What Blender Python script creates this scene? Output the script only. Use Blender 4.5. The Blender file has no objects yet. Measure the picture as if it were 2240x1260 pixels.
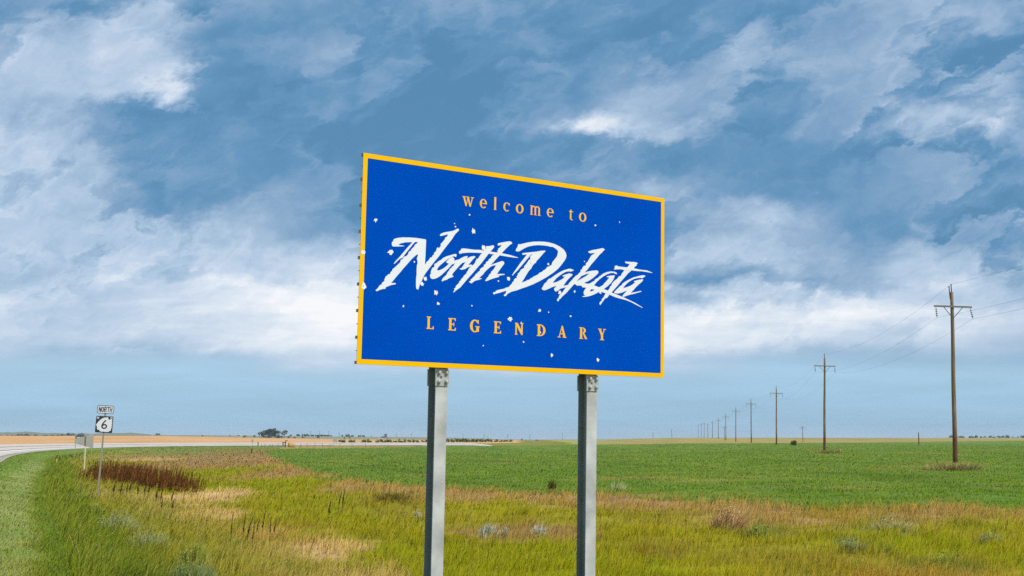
import bpy, bmesh, math, random
import numpy as np
from mathutils import Vector, Matrix
from mathutils.geometry import tessellate_polygon

SC = bpy.context.scene
COL = SC.collection
rng = np.random.default_rng(7)
random.seed(11)

# ----------------------------------------------------------------- camera
FPX, EYE = 2539.0, 2.4                       # focal length in photo pixels (2240 wide), eye height
PITCH, ROLL = 0.12944154, 0.001
cp, sp, cr, sr = math.cos(PITCH), math.sin(PITCH), math.cos(ROLL), math.sin(ROLL)
FWD = Vector((0, cp, sp)); R0 = Vector((1, 0, 0)); U0 = Vector((0, -sp, cp))
RIGHT = cr * R0 + sr * U0; UP = -sr * R0 + cr * U0
cam_data = bpy.data.cameras.new('camera'); cam = bpy.data.objects.new('camera', cam_data)
COL.objects.link(cam); SC.camera = cam
cam_data.sensor_width = 36.0; cam_data.lens = 36.0 * FPX / 2240.0
cam_data.clip_start = 0.1; cam_data.clip_end = 20000
cam.matrix_world = Matrix(((RIGHT.x, UP.x, -FWD.x, 0), (RIGHT.y, UP.y, -FWD.y, 0),
                           (RIGHT.z, UP.z, -FWD.z, EYE), (0, 0, 0, 1)))

def ray(u, v):
    return (RIGHT * ((u - 1120) / FPX) + UP * ((630 - v) / FPX) + FWD)

def s2l(c):
    c = c / 255.0
    return c / 12.92 if c <= 0.04045 else ((c + 0.055) / 1.055) ** 2.4
def rgb(r, g, b, k=1.0):
    return (s2l(r) * k, s2l(g) * k, s2l(b) * k)

# ----------------------------------------------------------------- terrain
EDGE = np.array([(9, -60), (5, -30), (0, -10), (-5, 3), (-12, 20), (-20, 39), (-27.5, 58), (-33.4, 74), (-43, 98),
                 (-51, 120), (-60, 149), (-66.5, 177), (-70.5, 205), (-70.5, 232), (-63, 256), (-47, 272), (-22, 281),
                 (3, 290), (14, 325), (19, 420), (24, 900), (30, 6000)], float)

def sd_edge(x, y):
    """distance to the inner edge of the road; positive on the prairie side"""
    best = np.full(x.shape, 1e18); sign = np.ones(x.shape)
    for i in range(len(EDGE) - 1):
        ax, ay = EDGE[i]; bx, by = EDGE[i + 1]
        dx, dy = bx - ax, by - ay
        t = np.clip(((x - ax) * dx + (y - ay) * dy) / (dx * dx + dy * dy), 0, 1)
        qx, qy = x - (ax + t * dx), y - (ay + t * dy)
        d2 = qx * qx + qy * qy
        s = np.where(dx * qy - dy * qx > 0, -1.0, 1.0)
        m = d2 < best
        best = np.where(m, d2, best); sign = np.where(m, s, sign)
    return np.sqrt(best) * sign

def sstep(x, a, b):
    t = np.clip((x - a) / (b - a), 0, 1)
    return t * t * (3 - 2 * t)

_ph = rng.uniform(0, 6.28, (40,)); _an = rng.uniform(0, 6.28, (40,))
def waves(x, y, wl, n=6, seed=0):
    """sum of sines with wavelengths about wl, -1..1"""
    o = np.zeros_like(x)
    for k in range(n):
        i = (seed * 7 + k) % 40
        w = 6.283 / (wl * (0.55 + 0.17 * k))
        o = o + np.sin((x * np.cos(_an[i]) + y * np.sin(_an[i])) * w + _ph[i] + 1.3 * np.sin((x * np.sin(_an[i]) - y * np.cos(_an[i])) * w * 0.6 + _ph[(i + 3) % 40]))
    return o / n * 1.6

def ground_z(x, y, d=None):
    x = np.asarray(x, float); y = np.asarray(y, float)
    if d is None: d = sd_edge(x, y)
    yy = np.maximum(np.abs(y), 1.0)
    az = x / yy
    near = np.interp(d, [0, 2, 9, 15, 32], [.88, .8, -.18, -.28, 0])
    far = np.interp(d, [0, 4, 18, 60], [.88, .8, .35, 0])
    wf = sstep(y, 130, 210)
    prof = near * (1 - wf) + far * wf
    bumps = (0.10 * waves(x, y, 9, 6, 1) + 0.05 * waves(x, y, 3.5, 6, 2)) * sstep(d, 3, 14) * (1 - sstep(y, 45, 90))
    fld = np.interp(y, [55, 110, 200, 330, 550, 700, 900], [0, .26, .5, .98, 1.3, 1.9, 3.7]) * sstep(az, 0.0, 0.16)
    fld = fld + np.interp(y, [330, 800], [0, .5]) * (1 - sstep(az, 0.0, 0.16))
    inside = prof + bumps + fld
    e = -d
    bank = .88 + .06 * np.clip(e, 0, 10.4)
    ditch = np.interp(e, [0, 10.4, 14, 20], [0, 0, -.42, -.3])
    hgt = np.interp(az, [-.6, -.40, -.36, -.30, -.2, -.1, 0.0], [3.6, 3.3, 3.8, 3.6, 2.0, .6, 0.2])
    rise = sstep(e, 14, 420) * hgt
    rr = np.hypot(x, y)
    rise = rise + sstep(rr, 850, 2300) * 4.6 * (1 - sstep(az, -.02, .05)) * sstep(az, -.40, -.26) * sstep(e, 20, 200)
    outside = bank + ditch + rise
    z = np.where(d >= 0, inside, outside)
    return z

def gz(x, y):
    return float(ground_z(np.array([x]), np.array([y]))[0])

def at(u, v, lift=0.0):
    """the ground point that stands behind a place in the photograph"""
    r = ray(u, v)
    t = np.geomspace(5, 2500, 1500)
    X, Y, Z = r.x * t, r.y * t, EYE + r.z * t
    g = ground_z(X, Y) + lift
    k = np.nonzero(Z <= g)[0]
    if len(k) == 0: return X[-1], Y[-1]
    k = max(1, k[0]); a = Z[k - 1] - g[k - 1]; b = g[k] - Z[k]
    f = a / max(1e-9, a + b)
    return float(X[k - 1] + (X[k] - X[k - 1]) * f), float(Y[k - 1] + (Y[k] - Y[k - 1]) * f)

def along(u, y):
    """x of the vertical plane through photo column u at distance y"""
    return (u - 1120) / FPX * (y * cp - 2.2 * sp)

# ----------------------------------------------------------------- object helpers
def tag(o, label=None, cat=None, group=None, kind=None):
    if label: o['label'] = label
    if cat: o['category'] = cat
    if group: o['group'] = group
    if kind: o['kind'] = kind
    return o

def empty(name, loc=(0, 0, 0), rz=0.0):
    o = bpy.data.objects.new(name, None); COL.objects.link(o)
    o.location = loc; o.rotation_euler = (0, 0, rz); o.empty_display_size = 0.3
    return o

def copy_tree(o, parent=None):
    c = o.copy(); COL.objects.link(c)
    if parent is not None: c.parent = parent
    for ch in list(o.children): copy_tree(ch, c)
    return c

class MB:
    def __init__(s): s.v = []; s.f = []; s.smooth = False
    def poly(s, pts):
        n = len(s.v); s.v += [tuple(p) for p in pts]; s.f.append(tuple(range(n, n + len(pts)))); return s
    def box(s, c, d, M=None):
        x, y, z = d[0] / 2, d[1] / 2, d[2] / 2
        pts = [Vector((sx * x, sy * y, sz * z)) for sx in (-1, 1) for sy in (-1, 1) for sz in (-1, 1)]
        if M is not None: pts = [M @ p for p in pts]
        n = len(s.v); s.v += [tuple(Vector(c) + p) for p in pts]
        for q in ((0, 1, 3, 2), (4, 6, 7, 5), (0, 4, 5, 1), (2, 3, 7, 6), (0, 2, 6, 4), (1, 5, 7, 3)):
            s.f.append(tuple(n + i for i in q))
        return s
    def tube(s, pts, rad, seg=8, cap=True):
        pts = [Vector(p) for p in pts]
        if not isinstance(rad, (list, tuple)): rad = [rad] * len(pts)
        n0 = len(s.v); prev = None
        for i, p in enumerate(pts):
            a = pts[min(i + 1, len(pts) - 1)] - pts[max(i - 1, 0)]
            a.normalize()
            ref = Vector((0, 0, 1)) if abs(a.z) < .9 else Vector((1, 0, 0))
            if prev is None: b = a.cross(ref).normalized()
            else: b = (prev - a * prev.dot(a)).normalized()
            prev = b; c = a.cross(b)
            for k in range(seg):
                t = 6.28318 * k / seg
                s.v.append(tuple(p + (b * math.cos(t) + c * math.sin(t)) * rad[i]))
        for i in range(len(pts) - 1):
            for k in range(seg):
                k2 = (k + 1) % seg
                s.f.append((n0 + i * seg + k, n0 + i * seg + k2, n0 + (i + 1) * seg + k2, n0 + (i + 1) * seg + k))
        if cap:
            s.f.append(tuple(n0 + k for k in range(seg))[::-1])
            e = n0 + (len(pts) - 1) * seg
            s.f.append(tuple(e + k for k in range(seg)))
        return s
    def plate(s, pts2, y0, y1, hole=None):
        """prism: outline in x,z; from y0 (front) to y1 (back)"""
        P = [Vector((p[0], p[1], 0)) for p in pts2]
        tr = tessellate_polygon([P])
        n = len(s.v); m = len(P)
        s.v += [(p[0], y0, p[1]) for p in pts2] + [(p[0], y1, p[1]) for p in pts2]
        for t in tr:
            a, b, c = t
            A, B_, C_ = P[a], P[b], P[c]
            ccw = (B_ - A).cross(C_ - A).z > 0
            t2 = (a, b, c) if ccw else (c, b, a)
            s.f.append(tuple(n + i for i in t2)); s.f.append(tuple(n + m + i for i in t2[::-1]))
        area = sum(P[i].x * P[(i + 1) % m].y - P[(i + 1) % m].x * P[i].y for i in range(m))
        for i in range(m):
            j = (i + 1) % m
            q = (n + j, n + i, n + m + i, n + m + j)
            s.f.append(q if area > 0 else q[::-1])
        return s
    def build(s, name, mat, parent=None, smooth=None):
        me = bpy.data.meshes.new(name); me.from_pydata(s.v, [], s.f); me.update()
        if smooth: me.polygons.foreach_set('use_smooth', [True] * len(me.polygons))
        o = bpy.data.objects.new(name, me); COL.objects.link(o)
        if mat: me.materials.append(mat)
        if parent is not None: o.parent = parent
        return o

def big_mesh(name, verts, tris, tint, mat, parent=None):
    """triangle soup straight from arrays, with a colour per vertex"""
    me = bpy.data.meshes.new(name)
    nv, nt = len(verts), len(tris)
    me.vertices.add(nv); me.vertices.foreach_set('co', np.ascontiguousarray(verts, np.float32).ravel())
    me.loops.add(nt * 3); me.loops.foreach_set('vertex_index', np.ascontiguousarray(tris, np.int32).ravel())
    me.polygons.add(nt); me.polygons.foreach_set('loop_start', np.arange(0, nt * 3, 3, dtype=np.int32))
    if tint is not None:
        at_ = me.attributes.new('tint', 'FLOAT_COLOR', 'POINT')
        c4 = np.ones((nv, 4), np.float32); c4[:, :3] = tint
        at_.data.foreach_set('color', c4.ravel())
    me.update(calc_edges=True)
    o = bpy.data.objects.new(name, me); COL.objects.link(o)
    if mat: me.materials.append(mat)
    if parent is not None: o.parent = parent
    return o

# ----------------------------------------------------------------- materials
def new_mat(name):
    m = bpy.data.materials.new(name); m.use_nodes = True
    nt = m.node_tree; b = nt.nodes['Principled BSDF']
    return m, nt, b
def N(nt, t, **kw):
    n = nt.nodes.new(t)
    for k, v in kw.items():
        if k.startswith('i_'): n.inputs[k[2:].replace('_', ' ')].default_value = v
        else: setattr(n, k, v)
    return n
def L(nt, a, b): nt.links.new(a, b)

def mat_plain(name, col, rough=.6, metal=0.0, var=.12, scale=6.0, bump=0.0, col2=None, detail=6, spec=.5):
    m, nt, b = new_mat(name)
    tc = N(nt, 'ShaderNodeTexCoord')
    no = N(nt, 'ShaderNodeTexNoise'); no.inputs['Scale'].default_value = scale; no.inputs['Detail'].default_value = detail
    L(nt, tc.outputs['Object'], no.inputs['Vector'])
    rp = N(nt, 'ShaderNodeValToRGB')
    c2 = col2 or tuple(min(1, c * (1 + var)) for c in col)
    rp.color_ramp.elements[0].position = .3; rp.color_ramp.elements[1].position = .7
    rp.color_ramp.elements[0].color = (*[c * (1 - var) for c in col], 1); rp.color_ramp.elements[1].color = (*c2, 1)
    L(nt, no.outputs['Fac'], rp.inputs['Fac']); L(nt, rp.outputs['Color'], b.inputs['Base Color'])
    b.inputs['Roughness'].default_value = rough; b.inputs['Metallic'].default_value = metal; b.inputs['Specular IOR Level'].default_value = spec
    if bump:
        bm = N(nt, 'ShaderNodeBump'); bm.inputs['Strength'].default_value = bump; bm.inputs['Distance'].default_value = .02
        L(nt, no.outputs['Fac'], bm.inputs['Height']); L(nt, bm.outputs['Normal'], b.inputs['Normal'])
    return m

def mat_leaf(name, transl=.3, rough=.65, up=.5):
    """foliage: its colour comes from the tint of every blade or leaf"""
    m, nt, b = new_mat(name)
    a = N(nt, 'ShaderNodeAttribute', attribute_name='tint')
    L(nt, a.outputs['Color'], b.inputs['Base Color'])
    b.inputs['Roughness'].default_value = rough; b.inputs['Specular IOR Level'].default_value = .06
    # a thicket of blades scatters light like a soft upright pile, so the shading normal leans upwards
    ge = N(nt, 'ShaderNodeNewGeometry'); mu = N(nt, 'ShaderNodeMix', data_type='VECTOR'); mu.inputs['Factor'].default_value = up
    L(nt, ge.outputs['Normal'], mu.inputs[4]); mu.inputs[5].default_value = (0, 0, 1)
    nm = N(nt, 'ShaderNodeVectorMath', operation='NORMALIZE'); L(nt, mu.outputs[1], nm.inputs[0])
    L(nt, nm.outputs['Vector'], b.inputs['Normal'])
    t = N(nt, 'ShaderNodeBsdfTranslucent'); L(nt, a.outputs['Color'], t.inputs['Color'])
    mx = N(nt, 'ShaderNodeMixShader'); mx.inputs['Fac'].default_value = transl
    L(nt, b.outputs['BSDF'], mx.inputs[1]); L(nt, t.outputs['BSDF'], mx.inputs[2])
    L(nt, mx.outputs['Shader'], nt.nodes['Material Output'].inputs['Surface'])
    return m

def mat_ground():
    m, nt, b = new_mat('ground_soil_and_turf')
    a = N(nt, 'ShaderNodeAttribute', attribute_name='tint')
    tc = N(nt, 'ShaderNodeTexCoord')
    out = a.outputs['Color']
    for sc, lo, hi, st in ((.9, .80, 1.2, (1, 1, 1)), (.09, .86, 1.14, (1, .35, 1)), (.018, .9, 1.1, (.6, .25, 1))):
        mp = N(nt, 'ShaderNodeMapping'); mp.inputs['Scale'].default_value = st
        L(nt, tc.outputs['Object'], mp.inputs['Vector'])
        no = N(nt, 'ShaderNodeTexNoise'); no.inputs['Scale'].default_value = sc; no.inputs['Detail'].default_value = 8
        no.inputs['Roughness'].default_value = .65
        L(nt, mp.outputs['Vector'], no.inputs['Vector'])
        mr = N(nt, 'ShaderNodeMapRange'); mr.inputs['From Min'].default_value = .3; mr.inputs['From Max'].default_value = .7
        mr.inputs['To Min'].default_value = lo; mr.inputs['To Max'].default_value = hi
        L(nt, no.outputs['Fac'], mr.inputs['Value'])
        mu = N(nt, 'ShaderNodeVectorMath', operation='SCALE')
        L(nt, out, mu.inputs[0]); L(nt, mr.outputs['Result'], mu.inputs['Scale'])
        out = mu.outputs['Vector']
    L(nt, out, b.inputs['Base Color']); b.inputs['Roughness'].default_value = .95
    b.inputs['Specular IOR Level'].default_value = .1
    no = N(nt, 'ShaderNodeTexNoise'); no.inputs['Scale'].default_value = 3; no.inputs['Detail'].default_value = 8
    L(nt, tc.outputs['Object'], no.inputs['Vector'])
    bm = N(nt, 'ShaderNodeBump'); bm.inputs['Strength'].default_value = .6; bm.inputs['Distance'].default_value = .12
    L(nt, no.outputs['Fac'], bm.inputs['Height']); L(nt, bm.outputs['Normal'], b.inputs['Normal'])
    return m

M_GROUND = mat_ground()
M_GRASS = mat_leaf('grass_blades', .25, .7, .85)
M_LEAF = mat_leaf('tree_leaves', .2, .7, .4)
K = 1.0                                                             # photograph colour -> surface colour
M_BLUE = mat_plain('blue_sign_sheeting', rgb(0, 77, 190, .84), .6, 0, .06, .8, 0, None, 5, 0)
M_YELLOW = mat_plain('yellow_sign_sheeting', rgb(255, 197, 4, .80), .5, 0, .02, 3, 0, None, 3, .05)
M_AMBER = mat_plain('amber_lettering', rgb(252, 192, 44, .86), .5, 0, .05, 12, 0, None, 3, .05)
M_WHITE = mat_plain('white_lettering', (.68, .71, .76), .5, 0, .02, 5)
M_PAINTLOSS = mat_plain('bare_metal_paint_loss', (.72, .73, .73), .55, .0, .14, 40)
M_HOLE = mat_plain('dark_hole', (.10, .10, .11), .8, 0, .2, 60)
M_DENT = mat_plain('shadowy_dent', (.30, .31, .32), .7, 0, .3, 60)
M_ALU = mat_plain('dull_aluminium', (.20, .19, .15), .5, .5, .25, 14)
M_GALV = mat_plain('galvanised_steel', (.41, .43, .43), .55, .2, .22, 3.6, .06, (.56, .585, .59), 12)
M_GALVSHADE = mat_plain('shaded_galvanised_steel', (.19, .235, .235), .6, .1, .15, 3, .05, None, 6, .2)  # post steel with the shade of the beam's recess put into its colour
M_GALV2 = mat_plain('galvanised_plate', (.40, .42, .42), .5, .3, .16, 18, .05)
M_SIGNBACK = mat_plain('sign_back_aluminium', (.33, .325, .29), .55, .35, .08, 5)
M_SIGNWHITE = mat_plain('white_sign_face', (.66, .67, .72), .5, 0, .02, 5)
M_SIGNBLACK = mat_plain('black_sign_face', (.012, .018, .02), .5, 0, .1, 5)
M_SIGNDARK = mat_plain('dark_teal_sign_face', (.018, .038, .055), .5, 0, .1, 5)
M_POSTSTEEL = mat_plain('steel_signpost', (.28, .28, .24), .55, .35, .12, 9)
M_POSTPALE = mat_plain('pale_signpost', (.46, .44, .30), .6, .1, .12, 9)
M_WOODGREY = mat_plain('weathered_grey_wood', (.17, .15, .12), .85, 0, .3, 3.0, .3)
M_WOODDARK = mat_plain('dark_old_wood', (.055, .048, .022), .9, 0, .35, 5, .3)
M_STEELDARK = mat_plain('dark_steel_fittings', (.07, .075, .075), .5, .4, .2, 8)
M_WIRE = mat_plain('power_line_wire', (.24, .26, .28), .5, .5, .05, 1)
M_STALK = mat_plain('brown_dock_stalk', rgb(92, 78, 24, .7), .9, 0, .3, 30)
M_SEED = mat_plain('brown_dock_seed', rgb(64, 44, 14, .7), .95, 0, .4, 40)
M_ROOFW = mat_plain('pale_metal_roof', (.62, .62, .62), .5, 0, .06, 1)
M_WALLW = mat_plain('pale_house_wall', (.50, .47, .42), .7, 0, .08, 1)
M_PANE = mat_plain('dark_window_pane', (.03, .035, .04), .25, 0, .1, 1)
M_BALE = mat_plain('dry_hay', rgb(196, 160, 92, .75), .95, 0, .35, 5, .6)
M_BARK = mat_plain('tree_bark', (.07, .055, .042), .9, 0, .3, 4, .4)
M_RED = mat_plain('red_brown_stain', rgb(90, 40, 16), .9, 0, .3, 4)

def mat_pole():
    m, nt, b = new_mat('treated_pole_wood')
    tc = N(nt, 'ShaderNodeTexCoord'); mp = N(nt, 'ShaderNodeMapping'); mp.inputs['Scale'].default_value = (9, 9, .5)
    L(nt, tc.outputs['Object'], mp.inputs['Vector'])
    no = N(nt, 'ShaderNodeTexNoise'); no.inputs['Scale'].default_value = 1.6; no.inputs['Detail'].default_value = 8
    L(nt, mp.outputs['Vector'], no.inputs['Vector'])
    rp = N(nt, 'ShaderNodeValToRGB'); e = rp.color_ramp.elements
    e[0].position = .32; e[0].color = (.105, .064, .034, 1); e[1].position = .72; e[1].color = (.30, .205, .115, 1)
    L(nt, no.outputs['Fac'], rp.inputs['Fac'])
    sx = N(nt, 'ShaderNodeSeparateXYZ'); L(nt, tc.outputs['Object'], sx.inputs['Vector'])
    n2 = N(nt, 'ShaderNodeTexNoise'); n2.inputs['Scale'].default_value = .9; L(nt, tc.outputs['Object'], n2.inputs['Vector'])
    ad = N(nt, 'ShaderNodeMath', operation='MULTIPLY_ADD'); ad.inputs[1].default_value = 2.2
    L(nt, n2.outputs['Fac'], ad.inputs[0]); L(nt, sx.outputs['Z'], ad.inputs[2])
    mr = N(nt, 'ShaderNodeMapRange'); mr.inputs['From Min'].default_value = 3.2; mr.inputs['From Max'].default_value = 4.6
    mr.inputs['To Min'].default_value = 1; mr.inputs['To Max'].default_value = 0
    L(nt, ad.outputs[0], mr.inputs['Value'])
    mx = N(nt, 'ShaderNodeMix', data_type='RGBA'); L(nt, mr.outputs['Result'], mx.inputs['Factor'])
    L(nt, rp.outputs['Color'], mx.inputs[6]); mx.inputs[7].default_value = (.11, .040, .016, 1)
    L(nt, mx.outputs[2], b.inputs['Base Color']); b.inputs['Roughness'].default_value = .85
    return m
M_POLE = mat_pole()

def mat_road():
    m, nt, b = new_mat('pale_concrete_road')
    tc = N(nt, 'ShaderNodeTexCoord')
    no = N(nt, 'ShaderNodeTexNoise'); no.inputs['Scale'].default_value = .35; no.inputs['Detail'].default_value = 9
    L(nt, tc.outputs['Object'], no.inputs['Vector'])
    rp = N(nt, 'ShaderNodeValToRGB'); e = rp.color_ramp.elements
    e[0].position = .3; e[0].color = (.42, .365, .32, 1); e[1].position = .7; e[1].color = (.54, .475, .42, 1)
    L(nt, no.outputs['Fac'], rp.inputs['Fac']); L(nt, rp.outputs['Color'], b.inputs['Base Color'])
    b.inputs['Roughness'].default_value = .85
    return m
M_ROAD = mat_road()
M_LINEW = mat_plain('white_road_paint', (.80, .80, .80), .6, 0, .06, .5)
M_LINED = mat_plain('dark_joint_sealant', (.16, .16, .14), .8, 0, .25, .3)
M_GRAVEL = mat_plain('gravel_shoulder', (.34, .30, .25), .95, 0, .2, 2)
# ----------------------------------------------------------------- sky and light
EXPO = 0.7
SUN_EL = math.radians(48); sx_, sy_ = .82, -.57
h_ = math.hypot(sx_, sy_); SUN = Vector((sx_ / h_ * math.cos(SUN_EL), sy_ / h_ * math.cos(SUN_EL), math.sin(SUN_EL)))
sl = bpy.data.lights.new('sun', 'SUN'); sl.energy = 2.6; sl.angle = math.radians(1.2); sl.color = (1.0, .95, .86)
so = bpy.data.objects.new('sun', sl); COL.objects.link(so)
so.rotation_euler = (-SUN).to_track_quat('-Z', 'Y').to_euler(); so.location = (30, -30, 60)

def build_world():
    w = bpy.data.worlds.new('World'); SC.world = w; w.use_nodes = True
    nt = w.node_tree; bg = nt.nodes['Background']; bg.inputs['Strength'].default_value = .1
    def mth(op, a, b=None, c=None, clamp=False):
        n = N(nt, 'ShaderNodeMath', operation=op); n.use_clamp = clamp
        for i, s in enumerate((a, b, c)):
            if s is None: continue
            if isinstance(s, (int, float)): n.inputs[i].default_value = s
            else: L(nt, s, n.inputs[i])
        return n.outputs[0]
    def mrange(v, a, b, c, d, smooth=True):
        n = N(nt, 'ShaderNodeMapRange'); n.interpolation_type = 'SMOOTHSTEP' if smooth else 'LINEAR'
        for k, q in (('From Min', a), ('From Max', b), ('To Min', c), ('To Max', d)): n.inputs[k].default_value = q
        L(nt, v, n.inputs['Value']); return n.outputs['Result']
    tc = N(nt, 'ShaderNodeTexCoord'); sx = N(nt, 'ShaderNodeSeparateXYZ'); L(nt, tc.outputs['Generated'], sx.inputs['Vector'])
    X, Y, Z = sx.outputs
    ya = mth('MAXIMUM', mth('ABSOLUTE', Y), .12)
    A = mth('DIVIDE', X, ya); E_ = mth('MAXIMUM', mth('DIVIDE', Z, ya), 0.0)
    # a flat cloud deck seen in perspective: plane coordinates
    den = mth('ADD', mth('MAXIMUM', Z, 0.0), .10)
    px = mth('DIVIDE', X, den); py = mth('DIVIDE', Y, den)
    def noise(vec, scale, detail=8, rough=.6, dist=0.0, typ='FBM', lac=2.0, out='Fac'):
        n = N(nt, 'ShaderNodeTexNoise'); n.noise_type = typ; n.normalize = True
        n.inputs['Scale'].default_value = scale; n.inputs['Detail'].default_value = detail
        n.inputs['Roughness'].default_value = rough; n.inputs['Distortion'].default_value = dist
        n.inputs['Lacunarity'].default_value = lac
        L(nt, vec, n.inputs['Vector']); return n.outputs[out]
    def comb(a, b, c=0.0):
        n = N(nt, 'ShaderNodeCombineXYZ')
        for i, s in enumerate((a, b, c)):
            if isinstance(s, (int, float)): n.inputs[i].default_value = s
            else: L(nt, s, n.inputs[i])
        return n.outputs[0]
    # cloud streets: rotate the deck and stretch it along the streets
    ca, sa = math.cos(math.radians(-20)), math.sin(math.radians(-20))
    qx = mth('ADD', mth('MULTIPLY', px, ca), mth('MULTIPLY', py, sa))
    qy = mth('SUBTRACT', mth('MULTIPLY', py, ca), mth('MULTIPLY', px, sa))
    deck = comb(qx, mth('MULTIPLY', qy, .6))
    # puffs keep their size seen from the ground: flattened a little, leaning up to the right
    ux = mth('ADD', A, mth('MULTIPLY', E_, -.25)); uy = mth('ADD', mth('MULTIPLY', E_, 1.45), mth('MULTIPLY', A, -.16))
    dirv = comb(ux, uy)
    # warp of the layout
    w1 = noise(deck, 1.3, 6, .6, .2, out='Color'); s1 = N(nt, 'ShaderNodeSeparateXYZ'); L(nt, w1, s1.inputs[0])
    w2 = noise(dirv, 7.0, 12, .66, .0, out='Color'); s2 = N(nt, 'ShaderNodeSeparateXYZ'); L(nt, w2, s2.inputs[0])
    hi = mrange(E_, .03, .16, .12, 1)
    wa = mth('MULTIPLY', mth('ADD', mth('MULTIPLY', mth('SUBTRACT', s1.outputs[0], .5), .08), mth('MULTIPLY', mth('SUBTRACT', s2.outputs[0], .5), .20)), hi)
    we = mth('MULTIPLY', mth('ADD', mth('MULTIPLY', mth('SUBTRACT', s1.outputs[1], .5), .045), mth('MULTIPLY', mth('SUBTRACT', s2.outputs[1], .5), .13)), hi)
    A2 = mth('ADD', A, wa); E2 = mth('ADD', E_, we)
    a01 = mth('ADD', A2, .5, clamp=True)
    rows = SKY_ROWS
    val = None; prev = None
    for v, stops in rows:                                   # from the horizon upwards
        r = N(nt, 'ShaderNodeValToRGB'); cr_ = r.color_ramp; cr_.interpolation = 'LINEAR'
        e = ray(1120, v); ee = e.z / e.y
        pts = []
        for u, t in stops:
            d = ray(u, v); pts.append((min(1, max(0, d.x / d.y + .5)), t))
        pts.sort()
        while len(cr_.elements) < len(pts): cr_.elements.new(.5)
        for el, (p, t) in zip(cr_.elements, pts): el.position = p; el.color = (t + .3, t + .3, t + .3, 1)
        L(nt, a01, r.inputs['Fac'])
        s = N(nt, 'ShaderNodeSeparateXYZ'); L(nt, r.outputs['Color'], s.inputs[0]); o = mth('SUBTRACT', s.outputs[0], .3)
        if val is None: val = o
        else:
            f = mrange(E2, prev, ee, 0, 1)
            mx = N(nt, 'ShaderNodeMix', data_type='FLOAT'); L(nt, f, mx.inputs['Factor']); L(nt, val, mx.inputs[2]); L(nt, o, mx.inputs[3])
            val = mx.outputs[0]
        prev = ee
    # behind the view and overhead: broken bright cloud
    front = mrange(Y, .25, .55, 0, 1)
    mx = N(nt, 'ShaderNodeMix', data_type='FLOAT'); L(nt, front, mx.inputs['Factor']); mx.inputs[2].default_value = .74; L(nt, val, mx.inputs[3])
    val = mx.outputs[0]
    # one warped coordinate for the puffs, so that creases curl
    k_ = .15
    vx = mth('ADD', ux, mth('MULTIPLY', mth('SUBTRACT', s2.outputs[2], .5), k_)); vy = mth('ADD', uy, mth('MULTIPLY', mth('SUBTRACT', s2.outputs[0], .5), k_))
    P0 = comb(vx, vy); P1 = comb(mth('ADD', vx, .010), mth('ADD', vy, .022))
    f1 = noise(deck, 2.4, 5, .5, .1); f2 = noise(P0, 12, 12, .62, .0); f2b = noise(P1, 12, 12, .62, .0)
    f3 = noise(comb(A, mth('MULTIPLY', E_, 6.0)), 9, 10, .62, .5)
    f4 = noise(P0, 5, 8, .6); f4b = noise(comb(mth('ADD', vx, .02), mth('ADD', vy, .05)), 5, 8, .6)
    relief = mth('ADD', mth('MULTIPLY', mth('SUBTRACT', f2, f2b), .75), mth('MULTIPLY', mth('SUBTRACT', f4, f4b), .65))
    hi2 = mrange(E_, .05, .13, .04, 1)
    lo2 = mrange(E_, .12, .2, 1, 0)
    # the thick dark cloud is smooth, broken cloud is not
    soft = mth('MULTIPLY', mrange(val, .08, .42, .45, 1), mrange(val, .6, .95, 1, .5))
    fine = mth('ADD', mth('MULTIPLY', mth('SUBTRACT', f1, .53), .36), mth('MULTIPLY', mth('SUBTRACT', f2, .53), .34))
    fine = mth('MULTIPLY', mth('ADD', fine, relief), soft)
    # separate cloud bodies with firm edges: darker below, a bright rim where they end
    cx = comb(mth('MULTIPLY', mth('ADD', vx, mth('MULTIPLY', vy, -.25)), .8), mth('ADD', vy, mth('MULTIPLY', vx, -.10)))
    cx1 = comb(mth('MULTIPLY', mth('ADD', vx, mth('MULTIPLY', vy, -.25)), .8), mth('ADD', mth('ADD', vy, mth('MULTIPLY', vx, -.10)), .035))
    c1 = noise(cx, 7.5, 12, .54); c1u = noise(cx1, 7.5, 12, .54)
    body = mrange(c1, .485, .56, 0, 1)
    rim = mth('MULTIPLY', mrange(c1, .47, .50, 0, 1), mrange(c1, .50, .55, 1, 0))
    top = mth('MULTIPLY', mth('SUBTRACT', c1, c1u), 2.2)
    mid = mth('MULTIPLY', mrange(val, .12, .4, .25, 1), mrange(val, .6, .95, 1, .3))
    lay = mth('ADD', mth('MULTIPLY', mth('SUBTRACT', .40, body), .30), mth('MULTIPLY', rim, .08))
    lay = mth('ADD', lay, mth('MULTIPLY', mth('MULTIPLY', top, body), .8))
    fine = mth('ADD', mth('MULTIPLY', fine, .75), mth('MULTIPLY', lay, mid))
    t = mth('ADD', val, mth('MULTIPLY', mth('SUBTRACT', fine, .06), hi2))
    floor_ = mth('ADD', .07, mth('MULTIPLY', mth('SUBTRACT', f1, .5), .5)); floor_ = mth('ADD', floor_, mth('MULTIPLY', mth('SUBTRACT', f4, .5), .55))
    floor_ = mth('ADD', floor_, mth('ADD', mth('MULTIPLY', relief, .85), mth('MULTIPLY', lay, .5)))
    t = mth('SMOOTH_MAX', t, floor_, .10)
    t = mth('ADD', t, mth('MULTIPLY', mth('MULTIPLY', mth('SUBTRACT', f3, .5), .42), lo2), clamp=True)
    ramp = N(nt, 'ShaderNodeValToRGB'); cr_ = ramp.color_ramp
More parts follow.
